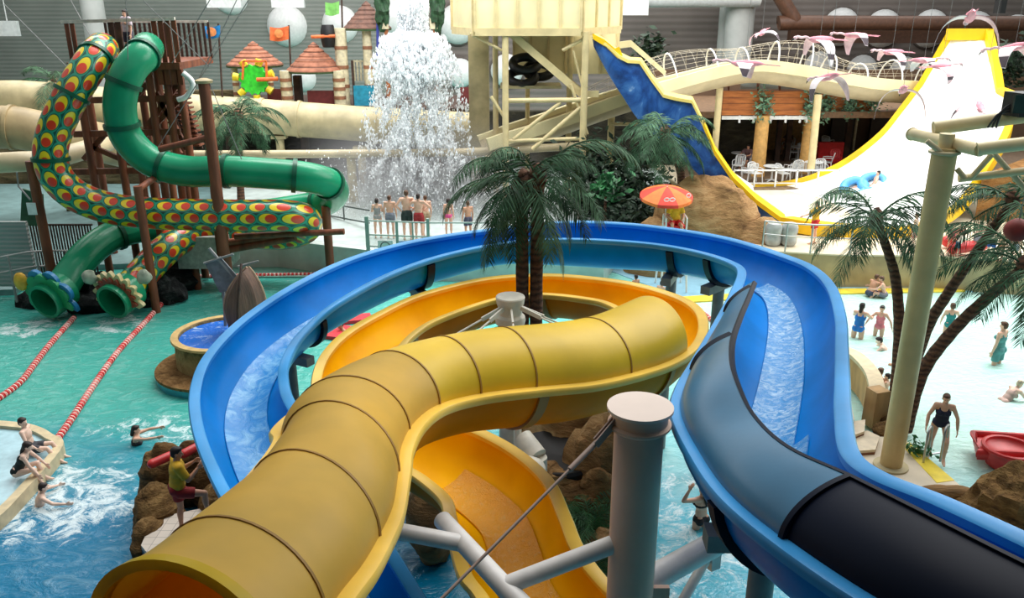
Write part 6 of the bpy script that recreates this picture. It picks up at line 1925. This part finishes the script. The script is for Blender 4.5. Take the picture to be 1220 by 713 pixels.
            for sg in (-1, 1): EW(hip+u*.35+sf*.09+sr*.075*sg, (.062, .058, .05), srot)
        elif kind == 'shirt':
            i_ = .024
            EW(hip+u*.10, (.165, .115, .12), rot); EW(hip+u*.20, (.155, .108, .16), rot); EW(hip+u*.36, (.17, .112, .16), srot)
            for i in range(2):
                CW_(shs[i], hip+u*.45, .06, .085)
                W.tube([S(shs[i]+(hip+u*.45-shs[i])*.2), S(shs[i]), S(shs[i].lerp(ends[i][0], .4)), S(shs[i].lerp(ends[i][0], .8))], [.07*s, .083*s, .082*s, .078*s], 14)
        remesh_job(W, kind.replace(' ', '_') if kind != 'onepiece' else 'swimsuit', cl(colr), o, .015*s**.5, 2)
    return o
def stand(label, px, head_y, foot_y, z, heading, **kw):
    b = at(px, foot_y, z); h = (D(px, head_y, b.y).z-z)*kw.pop('k', 1.0)
    return person('person', label, b, heading, h=max(.9, h), **kw)
def wade(label, px, head_y, water_y, vis, heading, **kw):
    b = at(px, water_y, 0); hv = D(px, head_y, b.y).z; h = kw.pop('h', None) or hv/vis
    return person('person', label, V((b.x, b.y, -(h-hv))), heading, h=h, **kw)
ARM_UP = [((-.9, .1, .5), (.5, .1, .9)), ((.9, .1, .5), (-.5, .1, .9))]
FOLD = [((-.25, .25, -1), (.6, .75, .1)), ((.25, .25, -1), (-.6, .75, .1))]
FORW = [((-.3, .7, -.6), (.1, .9, -.1)), ((.3, .7, -.6), (-.1, .9, -.1))]
HIPS = [((-.6, -.1, -.8), (.5, .2, -.6)), ((.6, -.1, -.8), (-.5, .2, -.6))]
WZ = 1.05
stand('girl with striped grey swim bottoms, leftmost of the bathers under the waterfall', 451, 237, 284, WZ, .1, wear=[('onepiece', (150, 150, 150))], female=True, child=True, hair='dark', pose=dict(arms=FOLD))
stand('boy in grey shorts second from the left under the waterfall', 466, 233, 284, WZ, -.1, wear=[('shorts', (120, 128, 140))], hair='brown')
stand('tallest bather in dark shorts with bare back under the waterfall', 486, 227, 286, WZ, .15, wear=[('shorts', (34, 52, 48))], hair='brown', skin=0, pose=dict(arms=HIPS))
stand('bather in dark red shorts with elbows out under the waterfall', 500, 231, 287, WZ, -.1, wear=[('shorts', (150, 36, 40))], hair='dark', pose=dict(arms=[((-.75, .2, -.6), (.5, .6, -.4)), ((.7, .2, -.6), (-.5, .6, -.4))]))
stand('bather just behind the one in dark red shorts under the waterfall', 508, 233, 281, WZ, .3, wear=[('shorts', (170, 150, 120))], hair='brown')
stand('bather with dark hair and pink shorts standing apart under the waterfall', 535, 237, 282, WZ, -.2, wear=[('briefs', (226, 90, 150)), ('bikini top', (240, 220, 224))], hair='dark', female=True, child=True)
stand('bather half hidden by the palm leaves under the waterfall', 558, 240, 286, WZ, .5, wear=[('shorts', (70, 70, 90))], hair='brown', skin=1)
b = V((D(155, 60, 28.55).x, 28.55, TZ+.11))
person('person', 'person in a pale top standing on the timber tower between the tube entrances', b, PI-.5, h=1.6, wear=[('shirt', (206, 190, 200)), ('shorts', (60, 60, 80))], female=True, hair='dark', hairlen=1)
# lower left: two on the rim, two swimmers
p1 = at(38, 537, .28)
person('person', 'boy sitting on the round pool rim with legs in the water, the farther of two', p1, -1.45, h=1.5, root='seat', vox=.010, hair='dark', skin=2, child=True, wear=[('shorts', (60, 60, 66))],
       pose=dict(lean=-.12, legs=[((-.12, .95, .05), (0, .5, -.85)), ((.12, .95, .08), (0, .55, -.8))], arms=[((-.3, -.5, -.8), (-.1, -.1, -1)), ((.3, .35, -.85), (0, .75, -.6))], gaze=(.3, 1, 0)))
p2 = at(22, 566, .28)
person('person', 'girl in a black swimsuit sitting bent forward on the round pool rim', p2, -1.35, h=1.5, root='seat', vox=.010, hair='dark', hairlen=2, skin=2, child=True, female=True, wear=[('onepiece', (20, 34, 36))],
       pose=dict(lean=.5, legs=[((-.1, .9, .25), (0, .25, -.95)), ((.12, .9, .22), (0, .3, -.95))], arms=[((-.25, .5, -.8), (.1, .6, -.75)), ((.25, .45, -.85), (0, .5, -.85))]))
wade('boy with dark hair swimming in the foam below the round pool', 42, 578, 603, .28, -1.0, skin=2, hair='dark', vox=.010, h=1.5, pose=dict(lean=.35, arms=[((-.8, .5, -.3), (-.4, .8, -.2)), ((.7, .6, -.3), (.2, .9, -.2))], gaze=(0, 1, .1)))
wade('swimmer in a dark striped suit with arms reaching right beyond the lookout rock', 161, 508, 529, .36, -1.3, skin=0, hair='dark', hairlen=1, female=True, h=1.55, wear=[('onepiece', (50, 44, 48))], pose=dict(lean=.1, arms=[((-.3, .85, .1), (.1, 1, .1)), ((.3, .9, .05), (.1, 1, .1))]))
# near lifeguard
b = at(220, 638, .5)
person('person', 'lifeguard in yellow shirt and red shorts with one foot up on the lookout rock', b, -1.05, h=1.72, vox=.0085, hair='dark', skin=1, wear=[('shirt', (226, 176, 38)), ('shorts', (150, 28, 30))],
       pose=dict(lean=.10, legs=[((-.08, .05, -1), (0, -.1, -1)), ((.18, .92, -.22), (.02, .02, -1))], arms=[((-.2, .35, -.9), (.35, .75, .5)), ((.2, .4, -.9), (-.3, .7, .55))], toes=[(-.1, 1, -.02), (.1, 1, -.05)], gaze=(.2, 1, -.05), curl=.9))
# beneath the flumes
wade('woman with long dark hair holding it up, standing in the water right of the pillar', 834, 578, 628, .52, .5, hair='dark', hairlen=2, skin=0, female=True, vox=.010, h=1.65, wear=[('bikini top', (30, 28, 34)), ('briefs', (30, 28, 34))], pose=dict(arms=[((-.85, .15, .1), (.45, -.1, .9)), ((.85, .1, .3), (-.6, -.1, .75))]))
wade('bather seen between the yellow loop and the navy cover', 886, 410, 440, .6, -.4, hair='brown', skin=0, wear=[('shorts', (60, 70, 80))], pose=dict(arms=FOLD))
wade('swimmer in the water just left of the pillar cap', 729, 536, 562, .4, .3, hair='dark', skin=0, h=1.6, female=True, wear=[('onepiece', (60, 130, 160))])
wade('swimmer between two red floats behind the yellow loop', 413, 381, 396, .32, 2.2, hair='dark', skin=1, h=1.6, pose=dict(lean=.3, arms=FORW))
for i, (px, py, lab) in enumerate(((424, 380, 'right red float by the swimmer behind the yellow loop'), (402, 396, 'left red float by the swimmer behind the yellow loop'))):
    c = at(px, py, .06); o = MB().box(c, (.95, .55, .1), .3+i).build('float_mat', mat('red foam', (214, 50, 62), .6, .08), None, 0); tag(o, lab, 'float')
wade('small swimmer in red near the post beneath the back of the blue flume', 757, 328, 345, .55, .5, hair='dark', skin=1, child=True, h=1.2, wear=[('onepiece', (150, 60, 60))], female=True)
wade('swimmer near the right post beneath the back of the blue flume', 788, 335, 351, .5, -.8, hair='dark', skin=0, h=1.4, wear=[('shorts', (40, 50, 80))])
# right pool
wade('woman in a bright blue swimsuit standing in the right pool with her back turned', 1021, 362, 403, .62, -.7, female=True, hair='dark', hairlen=1, skin=0, wear=[('onepiece', (30, 110, 190))], pose=dict(arms=FORW, lean=.1))
wade('girl in a pink swimsuit wading beside the woman in blue', 1046, 365, 401, .66, 2.6, female=True, child=True, hair='dark', hairlen=1, skin=0, wear=[('onepiece', (232, 130, 140))], pose=dict(arms=[((-.6, .2, -.7), (-.3, .3, -.8)), ((.6, .2, -.6), (.3, .4, -.7))]))
wade('swimmer with dark hair up to the shoulders left of the palm trunk', 1062, 400, 417, .3, 1.2, hair='dark', skin=2, h=1.65, pose=dict(lean=.6, arms=FORW))
wade('swimmer low in the water right beside the palm trunk', 1066, 427, 440, .25, -.6, hair='dark', skin=1, h=1.5, pose=dict(lean=.5, arms=FORW))
wade('man with brown hair in the water against the curved wall', 1046, 439, 462, .34, -.9, hair='brown', skin=0, h=1.7, pose=dict(arms=FORW))
wade('dark-haired child held by the man at the curved wall', 1055, 446, 465, .42, 1.0, hair='dark', skin=0, h=1.2, child=True, pose=dict(arms=FORW))
wade('child in a green and blue swimsuit wading right of the big column', 1129, 362, 400, .68, -.3, female=True, child=True, hair='brown', skin=0, wear=[('onepiece', (40, 130, 130))], pose=dict(arms=[((-.3, .2, -.9), (0, .5, -.8)), ((.4, .3, -.7), (.1, .6, -.6))]))
wade('woman in a teal swimsuit partly behind the hanging palm leaves', 1187, 384, 434, .68, .6, female=True, hair='brown', skin=0, wear=[('onepiece', (90, 150, 150)), ('shorts', (90, 150, 150))])
wade('fair-haired bather bending forward in the water at the right', 1196, 449, 477, .5, -1.3, female=True, hair='grey', skin=2, h=1.55, wear=[('onepiece', (200, 170, 160))], pose=dict(lean=.75, arms=[((-.2, .6, -.7), (0, .9, -.3)), ((.2, .6, -.7), (0, .9, -.3))]))
wade('woman in a navy swimsuit climbing out by the pool ladder', 1113, 466, 546, .86, 2.75, female=True, hair='brown', skin=0, h=1.68, vox=.010, wear=[('onepiece', (26, 32, 62))], pose=dict(lean=.22, arms=[((-.45, .1, -.9), (-.1, .3, -.95)), ((.42, .15, -.9), (.05, .35, -.95))], legs=[((-.1, .75, -.65), (0, -.05, -1)), ((.06, 0, -1), (0, -.05, -1))]))
q = at(1036, 353, .03)
person('person', 'left of two boys sitting together on the shallow ledge', q, -1.2, h=1.5, root='seat', hair='brown', skin=1, wear=[('shorts', (60, 70, 90))], pose=dict(lean=.35, legs=[((-.2, .9, .3), (0, .5, -.8)), ((.2, .9, .3), (0, .5, -.8))], arms=FORW))
q = at(1053, 354, .03)
person('person', 'right of two boys sitting together on the shallow ledge', q, 1.3, h=1.4, root='seat', hair='brown', skin=0, child=True, wear=[('shorts', (120, 120, 130))], pose=dict(lean=.3, legs=[((-.2, .9, .3), (0, .5, -.8)), ((.2, .9, .3), (0, .5, -.8))], arms=FORW))
q = D(1040, 224, 36.6)
person('person', 'rider sitting in the light blue raft on the white ramp', q, 1.2, h=1.55, root='seat', hair='dark', skin=0, wear=[('shorts', (40, 60, 90))], pose=dict(lean=-.25, legs=[((-.2, .95, .1), (0, .95, -.2)), ((.2, .95, .1), (0, .95, -.2))], arms=[((-.7, .1, -.5), (-.2, .5, -.5)), ((.7, .1, -.5), (.2, .5, -.5))]))
stand('standing lifeguard in yellow shirt and red shorts before the white ramp', 968, 244, 291, 1.2, .8, hair='brown', skin=0, wear=[('shirt', (230, 178, 44)), ('shorts', (206, 40, 44))], k=1.08, pose=dict(arms=[((-.8, .3, -.5), (-.7, .5, -.3)), ((.25, .1, -1), (.1, .3, -1))]))
q = s0+V((0, 0.05, .02))
person('person', 'lifeguard in a yellow shirt sitting under the orange parasol', q, PI, h=1.7, root='seat', hair='dark', skin=1, wear=[('shirt', (236, 188, 40)), ('shorts', (206, 36, 40))], pose=dict(legs=[((-.15, .95, -.05), (0, .15, -1)), ((.15, .95, -.05), (0, .15, -1))], arms=[((-.3, .3, -.9), (.2, .8, -.2)), ((.3, .3, -.9), (-.2, .8, -.2))]))
# waiting crowd at the right
crowd = [(1086, 254, 300, 1.2, 'pale bather near the lower end of the white ramp', dict(wear=[('shorts', (200, 120, 120))], skin=2, hair='brown')),
 (1131, 267, 302, 2.6, 'dark-haired woman leftmost of the crowd behind the cream column', dict(wear=[('onepiece', (160, 90, 90))], female=True, hair='dark', hairlen=2)),
 (1140, 266, 302, 2.9, 'bather with arms folded second in the crowd right of the cream column', dict(wear=[('shorts', (60, 60, 90))], hair='dark', pose=dict(arms=FOLD))),
 (1139, 281, 307, -1.4, 'person in a white shirt bending before the red raft in the crowd', dict(wear=[('shirt', (232, 226, 206)), ('shorts', (70, 100, 130))], hair='blond', pose=dict(lean=.5, arms=FORW))),
 (1161, 264, 304, 3.0, 'bare-chested man with arms folded in the middle of the crowd', dict(wear=[('shorts', (150, 150, 160))], hair='grey', skin=2, pose=dict(arms=FOLD))),
 (1171, 262, 302, -2.7, 'bather behind the bare-chested man in the crowd', dict(wear=[('shorts', (90, 90, 110))], hair='brown')),
 (1178, 269, 310, 2.5, 'bather in bright blue shorts in the crowd behind the leaning trunk', dict(wear=[('shorts', (30, 84, 160))], hair='blond', skin=2, pose=dict(lean=.2, arms=FORW))),
 (1190, 274, 312, -2.9, 'bather right of the one in blue shorts in the crowd', dict(wear=[('shorts', (170, 120, 90))], hair='brown', skin=1)),
 (1206, 276, 313, 2.9, 'bather in pale shorts furthest right of the crowd', dict(wear=[('shorts', (186, 196, 200))], hair='brown', skin=1))]
for px, hy, fy, hd_, lab, kw in crowd: stand(lab, px, hy, fy, 1.2, hd_, **kw)
# cafe guests
for px, py, lab, c in ((897, 181, 'guest in dark clothes sitting behind the left cafe column', (50, 50, 60)), (938, 184, 'guest in dark clothes sitting at the centre of the cafe', (60, 46, 46)), (889, 203, 'guest with dark hair sitting left behind the cafe rail', (110, 80, 80))):
    p = at(px, py, FZ)
    if p.y < 39.3: p = V((p.x, 39.6, FZ))
    copy_tree(ch0, p, 2.4, 'white chair under the '+lab.split(' sitting')[0]+' '+lab.split('sitting ')[1], 'white plastic chairs in the cafe')
    person('person', lab, p+V((0, 0, .45)), 2.4, h=1.65, root='seat', hair='dark', skin=1, wear=[('shirt', c), ('shorts', (40, 40, 50))], vox=.018, pose=dict(legs=[((-.15, .95, 0), (0, .05, -1)), ((.15, .95, 0), (0, .05, -1))], arms=FORW))
flush()
# ---- railing and sign before the waterfall bathers
rl = thing('waterfall_railing', 'pale green railing with clear lower panels before the waterfall bathers', 'railing', at(500, 300, WZ))
RG = mat('pale grey green rail', (150, 166, 158), .45, .06)
g0, g1, g2 = at(439, 300, WZ), at(511, 303, WZ), at(640, 303, WZ)
pts_ = [g0, g1, g2]
for i, p in enumerate(pts_): MB().box(p+V((0, 0, .62)), (.13 if i == 0 else .10, .10, 1.3)).build('post', RG, rl, 0)
for q in (.25, .5, .75): MB().box(g0.lerp(g1, q if q != .25 else .48)+V((0, 0, .55)), (.05, .05, 1.1)).build('post', RG, rl, 0)
for zz in (1.12, .62, .2):
    MB().tube([p+V((0, 0, zz)) for p in pts_], .028, 8).build('rail', RG, rl)
CLR = NT('clear panel'); CLR.col((.9, .95, .95, 1)); CLR.set(.1, alpha=.16)
for a, b in ((g0, g1), (g1, g2)):
    MB().slab([a+V((0, .02, .05)), b+V((0, .02, .05)), b+V((0, .02, .6)), a+V((0, .02, .6))], .01).build('clear_panel', CLR.m, rl, 0)
sg = thing('safety_sign', 'blue and white notice with round prohibition symbol on the waterfall railing', 'sign', g0+V((.4, -.1, .3)))
a = g0+V((.30, -.10, 0))
MB().box(a+V((.32, 0, .12)), (.52, .02, .62)).build('white_board', WHITEP, sg, 0)
MB().box(a+V((1.35, 0, .16)), (1.3, .02, .5)).build('blue_board', mat('blue notice', (70, 120, 180), .5), sg, 0)
c_ = a+V((.32, -.02, .22))
MB().tube([c_+V((.16*math.cos(t_), 0, .16*math.sin(t_))) for t_ in [2*PI*k_/22 for k_ in range(22)]], .018, 6, closed=True).build('prohibition_ring', mat('dark sign ink', (90, 90, 96), .6), sg)
MB().box(a+V((.32, -.015, -.08)), (.34, .01, .12)).build('red_bar', mat('red sign ink', (200, 90, 80), .6), sg, 0)
for k_ in range(3): MB().box(a+V((1.3, -.015, .3-.13*k_)), (1.0-.15*k_, .01, .035)).build('text_line', WHITEP, sg, 0)
rl = thing('ramp_railing', 'dark sloping handrail left of the waterfall railing', 'railing', at(420, 296, WZ))
q0, q1, q2 = D(402, 244, 33.0), D(440, 251, 31.3), D(392, 258, 33.0)
MB().tube([D(394, 243, 33.4), q1], .03, 8).build('rail', mat('dark rail', (60, 70, 66), .5), rl)
MB().tube([D(392, 257, 33.4), D(440, 266, 31.3)], .03, 8).build('rail', mat('dark rail', (60, 70, 66)), rl)
p = D(409, 245, 32.8); MB().tube([down(p, WZ), p], .03, 8).build('post', mat('dark rail', (60, 70, 66)), rl)
for px, py in ((371, 308), (391, 305)):
    p = at(px, py, .2); o = MB().cyl(down(p, 0), p+V((0, 0, 1.0)), .07 if px == 371 else .03).build('rail_stub', GREYM); tag(o, 'thick grey stub post before the white platform wall' if px == 371 else 'thin grey stub post before the white platform wall', 'post')
